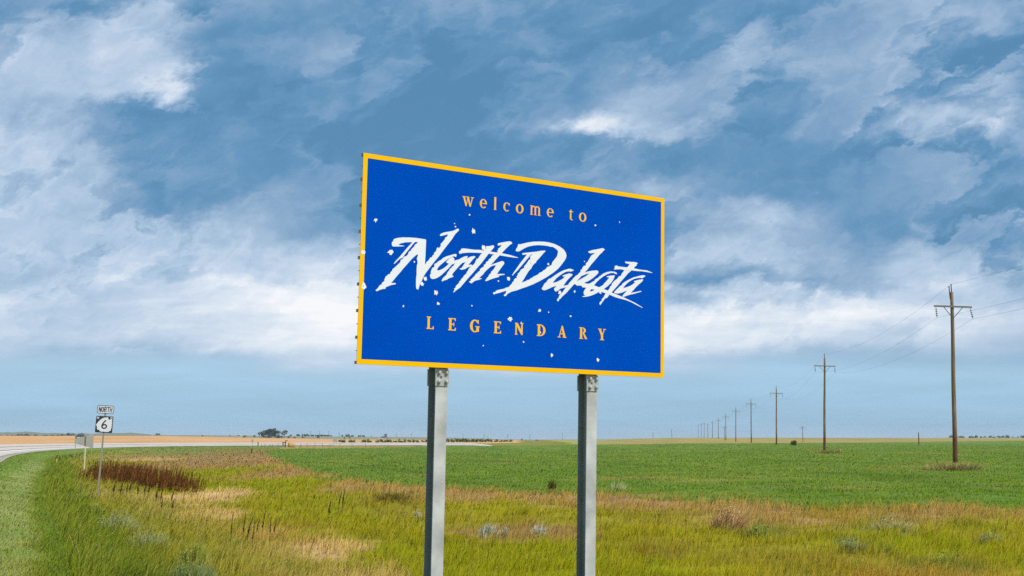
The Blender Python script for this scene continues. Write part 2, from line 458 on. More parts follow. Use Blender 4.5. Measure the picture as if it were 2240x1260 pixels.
    S = [(0, (85, 136, 176)), (.13, (98, 147, 187)), (.3, (130, 165, 199)), (.45, (153, 181, 210)), (.6, (174, 198, 223)),
         (.75, (197, 213, 233)), (.88, (222, 232, 243)), (1, (250, 250, 253))]
    while len(cr_.elements) < len(S): cr_.elements.new(.5)
    for el, (p, c) in zip(cr_.elements, S): el.position = p; el.color = (*rgb(*c), 1)
    L(nt, t, ramp.inputs['Fac'])
    # clear air under the cloud deck
    low = mrange(E_, .055, .085, 1, 0)
    low = mth('MULTIPLY', low, mrange(t, .45, .85, 1, .1))
    hz = N(nt, 'ShaderNodeValToRGB'); cz = hz.color_ramp
    L(nt, mth('MULTIPLY', E_, 10.0, clamp=True), hz.inputs['Fac'])
    Z_ = [(0, (168, 193, 213)), (.12, (154, 190, 218)), (.35, (156, 196, 224)), (.6, (163, 201, 228)), (1, (160, 196, 224))]
    while len(cz.elements) < len(Z_): cz.elements.new(.5)
    for el, (p, c) in zip(cz.elements, Z_): el.position = p; el.color = (*rgb(*c), 1)
    mc = N(nt, 'ShaderNodeMix', data_type='RGBA'); L(nt, low, mc.inputs['Factor']); L(nt, ramp.outputs['Color'], mc.inputs[6])
    # streaks inside the clear band
    st = N(nt, 'ShaderNodeVectorMath', operation='SCALE'); L(nt, hz.outputs['Color'], st.inputs[0])
    L(nt, mth('ADD', mth('MULTIPLY', mth('SUBTRACT', noise(comb(A, mth('MULTIPLY', E_, 9.0)), 6, 6, .6, .4), .5), .35), 1.0), st.inputs['Scale'])
    L(nt, st.outputs['Vector'], mc.inputs[7])
    # the blue of the open sky comes from the physical sky model
    sky = N(nt, 'ShaderNodeTexSky', sky_type='NISHITA'); sky.sun_disc = False
    sky.sun_elevation = SUN_EL; sky.sun_rotation = math.atan2(SUN.x, SUN.y)
    sc = N(nt, 'ShaderNodeVectorMath', operation='SCALE'); sc.inputs['Scale'].default_value = 10.0 / 2 ** EXPO
    L(nt, mc.outputs[2], sc.inputs[0])
    m2 = N(nt, 'ShaderNodeMix', data_type='RGBA'); m2.inputs['Factor'].default_value = .06
    L(nt, sc.outputs['Vector'], m2.inputs[6]); L(nt, sky.outputs['Color'], m2.inputs[7])
    L(nt, m2.outputs[2], bg.inputs['Color'])
    w.cycles.sampling_method = 'MANUAL'; w.cycles.sample_map_resolution = 512

SKY_ROWS = [
 (955, [(0, 0.46), (2240, 0.46)]),
 (850, [(0, 0.44), (700, 0.46), (1500, 0.46), (2240, 0.42)]),
 (790, [(0, 0.55), (300, 0.52), (500, 0.5), (700, 0.72), (1150, 0.8), (1500, 0.62), (1700, 0.52), (2100, 0.34), (2240, 0.34)]),
 (740, [(0, 0.7), (300, 0.8), (600, 0.9), (780, 0.97), (1200, 0.95), (1480, 0.95), (1700, 0.9), (2000, 0.64), (2240, 0.5)]),
 (690, [(0, 0.74), (300, 0.8), (600, 0.95), (780, 1.0), (1480, 0.95), (1650, 0.97), (1900, 0.92), (2100, 0.74), (2240, 0.66)]),
 (650, [(0, 0.8), (300, 0.82), (600, 0.95), (760, 1.0), (1300, 0.7), (1480, 0.62), (1650, 0.66), (1800, 0.74), (1950, 0.78), (2240, 0.6)]),
 (610, [(0, 0.64), (300, 0.66), (600, 0.7), (760, 0.75), (1300, 0.38), (1480, 0.26), (1650, 0.26), (1800, 0.3), (1950, 0.5), (2050, 0.58), (2240, 0.38)]),
 (560, [(0, 0.62), (400, 0.62), (700, 0.62), (1300, 0.5), (1500, 0.52), (1600, 0.52), (1750, 0.35), (1900, 0.38), (2050, 0.64), (2150, 0.3), (2240, 0.26)]),
 (480, [(0, 0.6), (300, 0.47), (500, 0.47), (700, 0.23), (1300, 0.2), (1500, 0.3), (1640, 0.52), (1780, 0.3), (1900, 0.18), (2100, 0.28), (2240, 0.46)]),
 (400, [(0, 0.6), (150, 0.47), (280, 0.36), (420, 0.06), (600, 0.28), (750, 0.28), (1300, 0.1), (1430, 0.42), (1560, 0.22), (1700, 0.14), (1900, 0.2), (2100, 0.28), (2240, 0.3)]),
 (320, [(0, 0.63), (130, 0.57), (260, 0.1), (400, -0.14), (600, -0.14), (710, 0.26), (790, 0.12), (900, 0.03), (1100, 0.02), (1300, 0.0), (1500, 0.1), (1700, 0.14), (1900, 0.24), (2100, 0.34), (2240, 0.26)]),
 (260, [(0, 0.53), (110, 0.33), (190, 0.41), (260, 0.06), (500, -0.01), (800, 0.01), (1000, 0.07), (1180, 0.31), (1270, 0.83), (1360, 0.68), (1500, 0.33), (1700, 0.19), (1870, 0.33), (1980, 0.73), (2120, 0.69), (2190, 0.33), (2240, 0.23)]),
 (200, [(0, 0.57), (200, 0.53), (300, 0.65), (385, 0.88), (440, 0.21), (600, 0.03), (900, 0.03), (1100, 0.09), (1300, 0.27), (1420, 0.49), (1550, 0.33), (1700, 0.27), (2000, 0.33), (2140, 0.45), (2240, 0.19)]),
 (100, [(0, 0.55), (150, 0.51), (230, 0.71), (310, 0.67), (400, 0.31), (520, 0.05), (640, 0.17), (770, 0.33), (840, 0.33), (900, 0.11), (1000, 0.03), (1200, 0.05), (1320, 0.19), (1420, 0.09), (1600, 0.43), (1700, 0.31), (1900, 0.33), (2050, 0.49), (2120, 0.39), (2240, 0.33)]),
 (0, [(0, 0.19), (140, 0.29), (220, 0.51), (310, 0.59), (420, 0.31), (560, 0.25), (700, 0.21), (860, 0.09), (1000, 0.05), (1120, -0.05), (1220, 0.01), (1350, 0.11), (1600, 0.21), (1900, 0.29), (2060, 0.43), (2160, 0.57), (2240, 0.33)]),
 (-300, [(0, 0.46), (560, 0.56), (1120, 0.26), (1700, 0.46), (2240, 0.56)]),
]
build_world()
# ----------------------------------------------------------------- what grows where
def sd_line(x, y, pl):
    best = np.full(x.shape, 1e18); sign = np.ones(x.shape)
    for i in range(len(pl) - 1):
        ax, ay = pl[i]; bx, by = pl[i + 1]; dx, dy = bx - ax, by - ay
        t = np.clip(((x - ax) * dx + (y - ay) * dy) / (dx * dx + dy * dy + 1e-9), 0, 1)
        qx, qy = x - (ax + t * dx), y - (ay + t * dy); d2 = qx * qx + qy * qy
        s = np.where(dx * qy - dy * qx > 0, -1.0, 1.0); m = d2 < best
        best = np.where(m, d2, best); sign = np.where(m, s, sign)
    return np.sqrt(best) * sign

FRONT = [at(*p, .26) for p in ((574, 984), (604, 1000), (644, 1015), (690, 1028), (740, 1039), (800, 1047), (870, 1053), (940, 1056),
                          (1060, 1061), (1200, 1069), (1300, 1075), (1400, 1080), (1560, 1087), (1700, 1094), (1860, 1099), (2240, 1108))]
FRONT = np.array([(FRONT[0][0] - 4, FRONT[0][1] + 30)] + FRONT + [(60, 36), (140, 28)])
BACK = [at(*p) for p in ((574, 983.5), (640, 981.5), (760, 980), (860, 978), (960, 976), (1060, 974.5), (1250, 972), (1460, 970.8), (1600, 969.6), (1860, 968), (2050, 966), (2240, 963.8))]
BACK = np.array([(BACK[0][0] - 40, BACK[0][1] - 10)] + BACK + [(900, 820)])

YG, YG2, OL, BROWN, TAN, TANL = rgb(132, 135, 3, K), rgb(147, 142, 22, K), rgb(138, 128, 40, K), rgb(152, 122, 84, K), rgb(184, 148, 98, K), rgb(206, 170, 130, K)
MOWN, MOWN2, DKG, FIELD, FIELD2, FTAN = rgb(122, 142, 72, K), rgb(144, 150, 94, K), rgb(108, 124, 40, K), rgb(104, 136, 50, K), rgb(120, 145, 58, K), rgb(160, 146, 90, K)
WHEAT, WHEAT2, MUST, FARG, FAR, SAGEC = rgb(226, 178, 126, .82), rgb(208, 160, 108, .82), rgb(140, 130, 42, K), rgb(112, 128, 62, K), rgb(150, 146, 104, K), rgb(122, 128, 84, K)

# (photo u, v, half width, half height in photo pixels, colour, strength): drifts of different grasses
DRIFTS = [
 (415, 1082, 95, 22, TANL, 1.1), (310, 1078, 110, 11, TANL, 1.0), (490, 1150, 60, 10, TAN, .8), (430, 1132, 50, 9, TAN, .8), (640, 1192, 110, 36, TANL, 1.0), (730, 1240, 130, 34, TANL, 1.1), (390, 1106, 60, 16, TANL, .9), (450, 1118, 70, 14, TANL, .95), (560, 1156, 70, 14, TAN, .9), (620, 1168, 70, 10, TAN, .5),
 (560, 1056, 150, 20, YG, 1.15), (470, 1028, 90, 14, YG, .9), (700, 1085, 100, 14, YG, .6), (800, 1122, 130, 14, YG, .7), (900, 1200, 150, 45, YG, 1.0), (1130, 1215, 220, 45, YG, 1.0), (1480, 1215, 120, 40, YG, .9), (1600, 1235, 120, 25, YG2, .8), (450, 1165, 28, 16, YG, .9),
 (1080, 1098, 90, 16, YG2, .7), (560, 1225, 100, 35, YG, .8), (330, 1105, 40, 12, YG2, .7), (2020, 1168, 100, 18, YG, .9), (2200, 1195, 60, 25, YG, .8), (1250, 1180, 100, 30, YG, .6), (1500, 1165, 90, 16, YG2, .6),
 (1130, 1140, 130, 12, BROWN, .8), (1250, 1155, 80, 12, BROWN, .6), (1450, 1175, 80, 14, OL, .7), (1430, 1190, 60, 8, rgb(116, 96, 28, K), .6), (1700, 1195, 160, 16, OL, .6), (2000, 1245, 240, 18, rgb(160, 128, 62, K), .75), (1760, 1230, 80, 16, OL, .7), (1900, 1205, 60, 20, OL, .6),
 (855, 1080, 50, 9, rgb(108, 92, 34, K), .7), (880, 1095, 60, 12, OL, .8), (505, 1010, 40, 6, rgb(96, 92, 10, K), .8), (450, 1010, 150, 10, BROWN, .8), (400, 992, 120, 6, BROWN, .8), (330, 1000, 70, 3, TAN, .9), (520, 994, 70, 8, BROWN, .8), (640, 1024, 90, 6, BROWN, .8),
 (270, 1130, 70, 14, SAGEC, .8), (350, 1175, 50, 16, rgb(100, 112, 60, K), .7), (420, 1210, 60, 34, rgb(92, 108, 52, K), .8), (250, 1185, 40, 12, MUST, .6), (330, 1195, 50, 18, rgb(140, 122, 10, K), .7), (180, 1060, 40, 16, MUST, .7), (230, 1095, 40, 12, MUST, .8), (120, 1010, 25, 6, FARG, .8), (200, 1000, 50, 6, FARG, .7),
 (1870, 1168, 30, 16, rgb(98, 108, 52, K), .7), (1950, 1138, 40, 8, rgb(140, 136, 84, K), .7), (2060, 1215, 70, 18, rgb(108, 112, 50, K), .6), (1660, 1145, 60, 14, rgb(112, 112, 52, K), .7), (1850, 1112, 120, 8, rgb(146, 128, 50, K), .7),
]
DRIFTS.sort(key=lambda q: q[4] in (TAN, TANL))
_dr = []
for (u, v, ru, rv, c, s) in DRIFTS:
    X_, Y_ = at(u, v, .28)
    drop = EYE - gz(X_, Y_) - .28
    _dr.append((X_, Y_, ru * Y_ / FPX, max(.8, rv * Y_ * Y_ / (FPX * drop)), np.array(c), s))

def lerp(a, b, t): return a + (b - a) * t[..., None]

def cover(x, y):
    """colour near the soil, colour at the tip, height and kind of the plants at x, y"""
    d = sd_edge(x, y)
    n1, n2, n3 = waves(x, y, 11, 6, 3), waves(x, y, 4.2, 6, 4), waves(x, y, 1.7, 6, 5)
    sf = sd_line(x, y, FRONT) + .5 * n2 + .8 * n1
    sb = sd_line(x, y, BACK)
    az = x / np.maximum(y, 1)
    one = np.ones(x.shape)
    c = lerp(one[..., None] * np.array(YG2), np.array(OL), np.clip(.5 + .45 * n1 + .3 * n2, 0, 1))
    c = lerp(c, np.array(YG), np.clip(.55 * n2 - .25 * n1 + .15, 0, .9))
    c = lerp(c, np.array(rgb(140, 118, 56, K)), np.clip(1.1 * (n1 * .6 + .5 * n2 - .42), 0, .7))
    c = lerp(c, np.array(rgb(112, 106, 20, K)), np.clip(1.2 * (.6 * n2 + .5 * n3 - .6 * n1 - .5), 0, .6))
    # brown brome heads along the field margin
    bw = np.clip(1.25 - sf / (6.5 + 2.5 * n1), 0, 1) * (sf > -3)
    c = lerp(c, lerp(one[..., None] * np.array(BROWN), np.array(TAN), np.clip(.3 + .4 * n2, 0, 1)), np.clip(bw * 1.2 + .25 * n3 * bw, 0, 1))
    for (X_, Y_, rx, ry, cc, s) in _dr:
        q = ((x - X_) / rx) ** 2 + ((y - Y_) / ry) ** 2
        w = np.clip((1.35 - q * (1 + .35 * n2) - .35 * n3 - .3 * n2) / .7, 0, 1) * s
        c = lerp(c, cc, np.clip(w * 1.15, 0, 1))
    # roadside: mown strip, then a darker strip on the slope
    farp = sstep(y, 130, 200)
    c = lerp(c, lerp(one[..., None] * np.array(FARG), np.array(BROWN), np.clip(.72 * sstep(d, 8, 28) + .3 * n1, 0, 1)), farp * (sf > 0))
    sl = sstep(d + .25 * n2, 5.0, 6.0) * (1 - sstep(d + 1.2 * n1 + .6 * n2, 7.5, 11)) * (1 - farp)
    slope = lerp(one[..., None] * np.array(rgb(138, 132, 50, K)), np.array(rgb(118, 126, 56, K)), np.clip(.45 + .5 * n2 + .4 * n1, 0, 1))
    c = lerp(c, slope, np.clip(sl, 0, 1) * .75)
    dk = sstep(d + .12 * n2, 3.3, 3.9) * (1 - sstep(d + .35 * n1 + .25 * n2, 5.1, 6.2))
    c = lerp(c, lerp(one[..., None] * np.array(DKG), np.array(rgb(94, 114, 32, K)), np.clip(.5 + .5 * n1, 0, 1)), np.clip(dk, 0, 1) * (1 - farp * .6))
    mw = 1 - sstep(d + .12 * n2 + .1 * n3, 3.45, 3.85)
    mc = lerp(one[..., None] * np.array(MOWN), np.array(MOWN2), np.clip(.5 + .4 * n2 + .35 * n3, 0, 1))
    mc = lerp(mc, np.array(rgb(104, 130, 50, K)), np.clip(.35 * n1 + .25 * n3 + .05 + 1.0 * (1 - sstep(d + .25 * n2, 2.2, 2.9)), 0, .9))
    mc = lerp(mc, np.array(rgb(104, 128, 48, K)), sstep(y, 70, 110) * .8)
    c = lerp(c, mc, np.clip(mw, 0, 1) * (1 - sstep(y, 282, 296)))
    # the crop
    infield = (sf < 0) & (sb > 0) & (d > 3)
    fn = np.clip(.4 + .35 * waves(x, y * .22, 6, 6, 6) + .35 * waves(x, y * .3, 17, 6, 7), 0, 1)
    fc = lerp(one[..., None] * np.array(FIELD), np.array(FIELD2), fn)
    row = np.sin((x * .93 + y * .37) * 6.283 / 21 + 1.5 * waves(x, y, 60, 5, 3))
    fc = fc * (1 - .20 * np.clip(row - .82, 0, 1) / .18 * np.clip(.5 + waves(x, y, 30, 5, 4), 0, 1))[..., None]
    tanpatch = np.clip(waves(x * .4, y, 5, 6, 1) * .6 + waves(x * .25, y, 12, 5, 2) * .7 - .42, 0, 1) * 1.1
    fc = lerp(fc, np.array(FTAN), np.clip(tanpatch, 0, .6))
    for (X_, Y_, R_) in POLE_PATCH:
        fc = lerp(fc, np.array(rgb(142, 140, 72, K)), .8 * np.exp(-(((x - X_) / (R_ * 1.0)) ** 2 + ((y - Y_) / (R_ * 2.0)) ** 2) ** 2))
    c = np.where(infield[..., None], fc, c)
    # beyond the crop, dry pasture
    bey = (sb <= 0) & (d > 3) & (sf < 3)
    past = lerp(one[..., None] * np.array(rgb(166, 144, 88, K)), np.array(rgb(140, 134, 70, K)), np.clip(.5 + .5 * waves(x, y * .2, 30, 6, 8), 0, 1))
    past = lerp(past, np.array(rgb(150, 152, 88, K)), np.clip(1 - np.abs(az - .04) / .06, 0, .8))
    c = np.where(bey[..., None], past, c)
    # across the road: verge, then ripe wheat, then pasture on the crest
    e = -d
    wv = lerp(one[..., None] * np.array(WHEAT), np.array(WHEAT2), np.clip(.45 + .4 * waves(x, y * .25, 60, 6, 9) - .4 * sstep(e, 60, 15), 0, 1))
    c = np.where((e > 0)[..., None], wv, c)
    vg = (e > -1) & (e < 17 + 3 * n1)
    c = np.where((vg & (e > 0))[..., None], lerp(one[..., None] * np.array(rgb(132, 118, 54, K)), np.array(rgb(118, 126, 56, K)), np.clip(.5 + .6 * n2, 0, 1)), c)
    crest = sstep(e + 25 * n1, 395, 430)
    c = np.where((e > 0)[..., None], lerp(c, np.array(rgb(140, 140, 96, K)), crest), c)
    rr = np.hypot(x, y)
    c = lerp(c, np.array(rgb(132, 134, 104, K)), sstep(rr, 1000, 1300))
    kind = np.where(e > 0, 3, np.where(infield, 2, np.where(d < 4.1, 1, 0)))
    return c, kind, d, sf, bw

POLE_PATCH = []
POLES = [(2090, 108.8), (1804, 199.5), (1699, 330), (1644, 436), (1610, 551), (1588.5, 690), (1572, 800), (1559, 900), (1549, 1010), (1541, 1120), (1534.5, 1240), (1528, 1370)]
POLES = [(along(u, y), y) for u, y in POLES]
POLE_PATCH = [(POLES[0][0], POLES[0][1], 2.6), (POLES[1][0], POLES[1][1], 2.2), (POLES[1][0] + 7, POLES[1][1] - 22, 2.6)]

# ----------------------------------------------------------------- the ground sheet
def build_ground():
    fr = np.radians(np.arange(-33, 33.001, .13)); bk = np.radians(np.arange(36, 325, 4.0))
    th = np.concatenate([fr, bk]); nt_ = len(th)
    rad = np.concatenate([[.6, 1.5, 2.5], np.geomspace(3.5, 1400, 330), np.geomspace(1500, 5200, 24)]); nr = len(rad)
    T, R_ = np.meshgrid(th, rad)
    X, Y = R_ * np.sin(T), R_ * np.cos(T)
    d = sd_edge(X, Y)
    Z = ground_z(X, Y, d)
    Z = Z - (.05 + .3 * sstep(Y, 100, 190)) * ((d < .2) & (d > -10.9))                           # bed of the road
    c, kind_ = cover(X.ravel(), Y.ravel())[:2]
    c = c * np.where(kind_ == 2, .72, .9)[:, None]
    V = np.stack([X, Y, Z], -1).reshape(-1, 3)
    i, j = np.meshgrid(np.arange(nr - 1), np.arange(nt_), indexing='ij'); j2 = (j + 1) % nt_
    a, b, c_, e = i * nt_ + j, i * nt_ + j2, (i + 1) * nt_ + j2, (i + 1) * nt_ + j
    tri = np.concatenate([np.stack([a, c_, b], -1).reshape(-1, 3), np.stack([a, e, c_], -1).reshape(-1, 3)])
    ctr = len(V); V = np.vstack([V, [[0, 0, gz(0, 0)]]]); c = np.vstack([c, c[:1]])
    jj = np.arange(nt_); tri = np.vstack([tri, np.stack([np.full(nt_, ctr), jj, (jj + 1) % nt_], -1)])
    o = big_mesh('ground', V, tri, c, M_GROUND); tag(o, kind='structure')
    o.data.polygons.foreach_set('use_smooth', [True] * len(o.data.polygons))
build_ground()

# ----------------------------------------------------------------- the road
def resample(pl, step):
    pl = np.array(pl); out = [pl[0]]
    # Catmull-Rom through the points
    P = np.vstack([2 * pl[0] - pl[1], pl, 2 * pl[-1] - pl[-2]]); r = []
    for i in range(1, len(P) - 2):
        n = max(2, int(np.hypot(*(P[i + 1] - P[i])) / step)); t = np.linspace(0, 1, n, endpoint=False)[:, None]
        p0, p1, p2, p3 = P[i - 1], P[i], P[i + 1], P[i + 2]
        r.append(.5 * ((2 * p1) + (-p0 + p2) * t + (2 * p0 - 5 * p1 + 4 * p2 - p3) * t ** 2 + (-p0 + 3 * p1 - 3 * p2 + p3) * t ** 3))
    return np.vstack(r + [pl[-1:]])

RD = resample(EDGE[:-3], 1.5)
def road_strip(name, o0, o1, lift, mat, kind='structure', i0=0, i1=None):
    p = RD[i0:i1]; t = np.gradient(p, axis=0); t /= np.hypot(t[:, 0], t[:, 1])[:, None]
    nrm = np.stack([-t[:, 1], t[:, 0]], -1)                          # outwards, away from the prairie
    m = MB(); V = []
    # past the bend the road dips behind the pasture
    dip = -1.4 * sstep(p[:, 0], -12, 14) * (p[:, 1] > 200)
    for o in (o0, o1):
        q = p + nrm * o
        zz = .88 + .06 * max(0, o) + lift + dip
        V.append(np.column_stack([q, zz]))
    n = len(p); m.v = [tuple(r) for r in np.vstack(V)]
    m.f = [(i, n + i, n + i + 1, i + 1)[::-1] for i in range(n - 1)]
    return tag(m.build(name, mat), kind=kind)
road_strip('road', 0.0, 10.4, .012, M_ROAD)
road_strip('gravel_shoulder', -1.0, 0.0, .004, M_GRAVEL)
road_strip('edge_line_marking', 1.6, 2.0, .018, M_LINEW)
road_strip('edge_joint_marking', 2.1, 2.7, .018, M_LINED)
road_strip('centre_joint_marking', 5.8, 6.5, .018, M_LINED)
road_strip('edge_line_marking', 9.3, 9.45, .018, M_LINEW)

# ----------------------------------------------------------------- grass: one object per kind, past counting
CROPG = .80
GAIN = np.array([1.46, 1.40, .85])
def blades(name, x, y, h, w, ctip, cbase, lean, mat=M_GRASS):
    n = len(x); z = ground_z(x, y) - .02
    a = rng.uniform(0, math.pi, n)
    # blades are seen edge-on from nowhere: the flat side turns at random
    wx, wy = np.cos(a) * w / 2, np.sin(a) * w / 2
    la = rng.normal(.5, .9, n)                                       # the wind lays them mostly to the right
    lx, ly = np.cos(la) * lean * h, np.sin(la) * lean * h
    B = np.stack([x, y, z], -1)
    v0 = B + np.stack([-wx, -wy, 0 * x], -1); v1 = B + np.stack([wx, wy, 0 * x], -1)
    mid = B + np.stack([lx * .35, ly * .35, h * .6], -1)
    v2 = mid + np.stack([-wx * .75, -wy * .75, 0 * x], -1); v3 = mid + np.stack([wx * .75, wy * .75, 0 * x], -1)
    v4 = B + np.stack([lx, ly, h * (1 - .25 * lean)], -1)
    V = np.stack([v0, v1, v2, v3, v4], 1).reshape(-1, 3)
    k = np.arange(n)[:, None] * 5
    T = np.concatenate([k + np.array([[0, 1, 3]]), k + np.array([[0, 3, 2]]), k + np.array([[2, 3, 4]])], 1).reshape(-1, 3)
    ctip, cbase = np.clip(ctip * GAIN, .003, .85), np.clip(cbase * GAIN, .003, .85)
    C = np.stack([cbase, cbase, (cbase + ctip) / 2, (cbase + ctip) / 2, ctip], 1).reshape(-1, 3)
    return big_mesh(name, V, T, C, mat)

def scatter(n, y0, y1, p, spread=.62):
    """more plants per square metre near the camera than far away"""
    q = rng.uniform(0, 1, n)
    y = (y0 ** (1 - p) + q * (y1 ** (1 - p) - y0 ** (1 - p))) ** (1 / (1 - p))
    x = rng.uniform(-spread, spread, n) * y
    return x, y

def grass():
    x, y = scatter(900000, 11, 150, 1.35, .56)
    c, kind, d, sf, bw = cover(x, y)
    y2 = y
    dens = np.clip(.62 + .5 * waves(x, y, 2.3, 6, 8) + .2 * waves(x, y, .9, 6, 9), .12, 1)
    keep = (kind == 0) & (rng.uniform(0, 1, len(x)) < dens) & (y < 120)
    def jit(c, a, n): return np.clip(c * (1 + rng.normal(0, a, (n, 1))) * (1 + rng.normal(0, .06, (n, 3))), .003, 1)
    X, Y, C, BW = x[keep], y[keep], c[keep], bw[keep]; n = len(X)
    hh = rng.uniform(.12, .30, n) * rng.choice([.8, 1, 1.35], n) * (1 + .35 * waves(X, Y, 2.8, 6, 2) + .2 * waves(X, Y, 7, 6, 3)) * (1 + .3 * BW)
    dark = np.clip(d[keep], 0, 1)
    straw = (rng.uniform(0, 1, n) < .04)[:, None]
    C = np.where(straw, C * .45 + np.array(TAN) * .6, C)
    tip = jit(C, .15, n) * np.where(rng.uniform(0, 1, n) < .1, 1.35, 1)[:, None]
    base = lerp(jit(C, .12, n), np.array(rgb(124, 126, 16, K)), np.full(n, .2))
    o = blades('prairie_grass', X, Y, np.maximum(.1, hh), np.maximum(.007, Y * .00031) * rng.uniform(.6, 1.3, n), tip, base, rng.uniform(.2, 1.1, n))
    tag(o, 'tall uncut yellow green and brown grass filling the ditch below the blue sign', 'grass', kind='stuff')
    sel = np.nonzero(keep)[0]; sel = sel[rng.uniform(0, 1, len(sel)) < .03]
    X, Y, C = x[sel], y[sel], c[sel]; n = len(X)
    tall = lerp(jit(C, .2, n), np.array(TANL), rng.uniform(.1, .75, n))
    o = blades('seeding_grass', X, Y, rng.uniform(.3, .55, n), np.maximum(.006, Y * .00026) * rng.uniform(.7, 1.2, n), tall * 1.1, jit(C, .15, n), rng.uniform(.15, .9, n))
    tag(o, 'scattered taller straw coloured seed stems above the ditch grass', 'grass', kind='stuff')
    keep = (kind == 1) & (d > .1)
    X, Y, C = x[keep], y[keep], c[keep]; n = len(X)
    o = blades('mown_grass', X, Y, rng.uniform(.035, .10, n) * (1 + .3 * waves(X, Y, 1.5, 6, 1)), np.maximum(.007, Y * .00034) * rng.uniform(.6, 1.3, n), jit(C, .2, n), jit(C, .1, n) * .95, rng.uniform(.2, .9, n))
    tag(o, 'short mown pale green grass on the road shoulder', 'grass', kind='stuff')
    x, y = scatter(520000, 38, 480, 1.45, .56)
    c, kind, d, sf, bw = cover(x, y)
    keep = (kind == 2) & (rng.uniform(0, 1, len(x)) > sstep(y, 200, 470))
    X, Y, C = x[keep], y[keep], c[keep]; n = len(X)
    hh = rng.uniform(.08, .17, n) * (1 + .5 * waves(X, Y, 5, 6, 4))
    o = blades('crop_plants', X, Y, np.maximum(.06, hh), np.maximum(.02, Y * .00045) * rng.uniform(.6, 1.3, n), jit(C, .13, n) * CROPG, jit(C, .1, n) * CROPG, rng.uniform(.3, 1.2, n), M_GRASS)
    tag(o, 'low green crop covering the wide field', 'crop', kind='stuff')
    # rough grass along both road verges farther off
    m = 60000
    yy = rng.uniform(120, 320, m); xx = rng.uniform(-.55, .05, m) * yy
    c, kind, d, sf, bw = cover(xx, yy)
    keep = ((kind == 0) | ((-d > 12) & (-d < 17) & (rng.uniform(0, 1, m) < .8)))
    X, Y, C = xx[keep], yy[keep], c[keep]; n = len(X)
    o = blades('verge_grass', X, Y, rng.uniform(.08, .24, n), rng.uniform(.05, .13, n), jit(C, .10, n) * .95, jit(C, .08, n) * .95, rng.uniform(.2, .8, n))
    tag(o, 'rough grass beside the far bend of the road', 'grass', kind='stuff')
    # flower heads in the shoulder
    m = 150
    uu = rng.uniform(0, 520, m); vv = rng.uniform(1060, 1255, m)
    P = np.array([at(a, b) for a, b in zip(uu, vv)])
    h = rng.uniform(.10, .3, m); s = P[:, 1] * .0006 * rng.uniform(.5, 1.2, m)
    zz = ground_z(P[:, 0], P[:, 1]); V = []; T = []; C = []
    for i in range(m):
        b = Vector((P[i, 0], P[i, 1], zz[i] + h[i])); k = len(V); r = s[i]
        for q in ((r, 0, 0), (0, r, 0), (-r, 0, 0), (0, -r, 0), (0, 0, r), (0, 0, -r)): V.append(tuple(b + Vector(q)))
        for t in ((0, 1, 4), (1, 2, 4), (2, 3, 4), (3, 0, 4), (1, 0, 5), (2, 1, 5), (3, 2, 5), (0, 3, 5)): T.append(tuple(k + q for q in t))
        col = [(.62, .55, .5), (.6, .42, .36), (.5, .4, .06), (.3, .3, .12)][int(rng.integers(0, 4))]
        C += [col] * 6
    tag(big_mesh('wildflowers', np.array(V), np.array(T), np.array(C), M_GRASS), 'tiny pale pink and yellow flower heads dotted over the shoulder grass', 'flowers', kind='stuff')
grass()
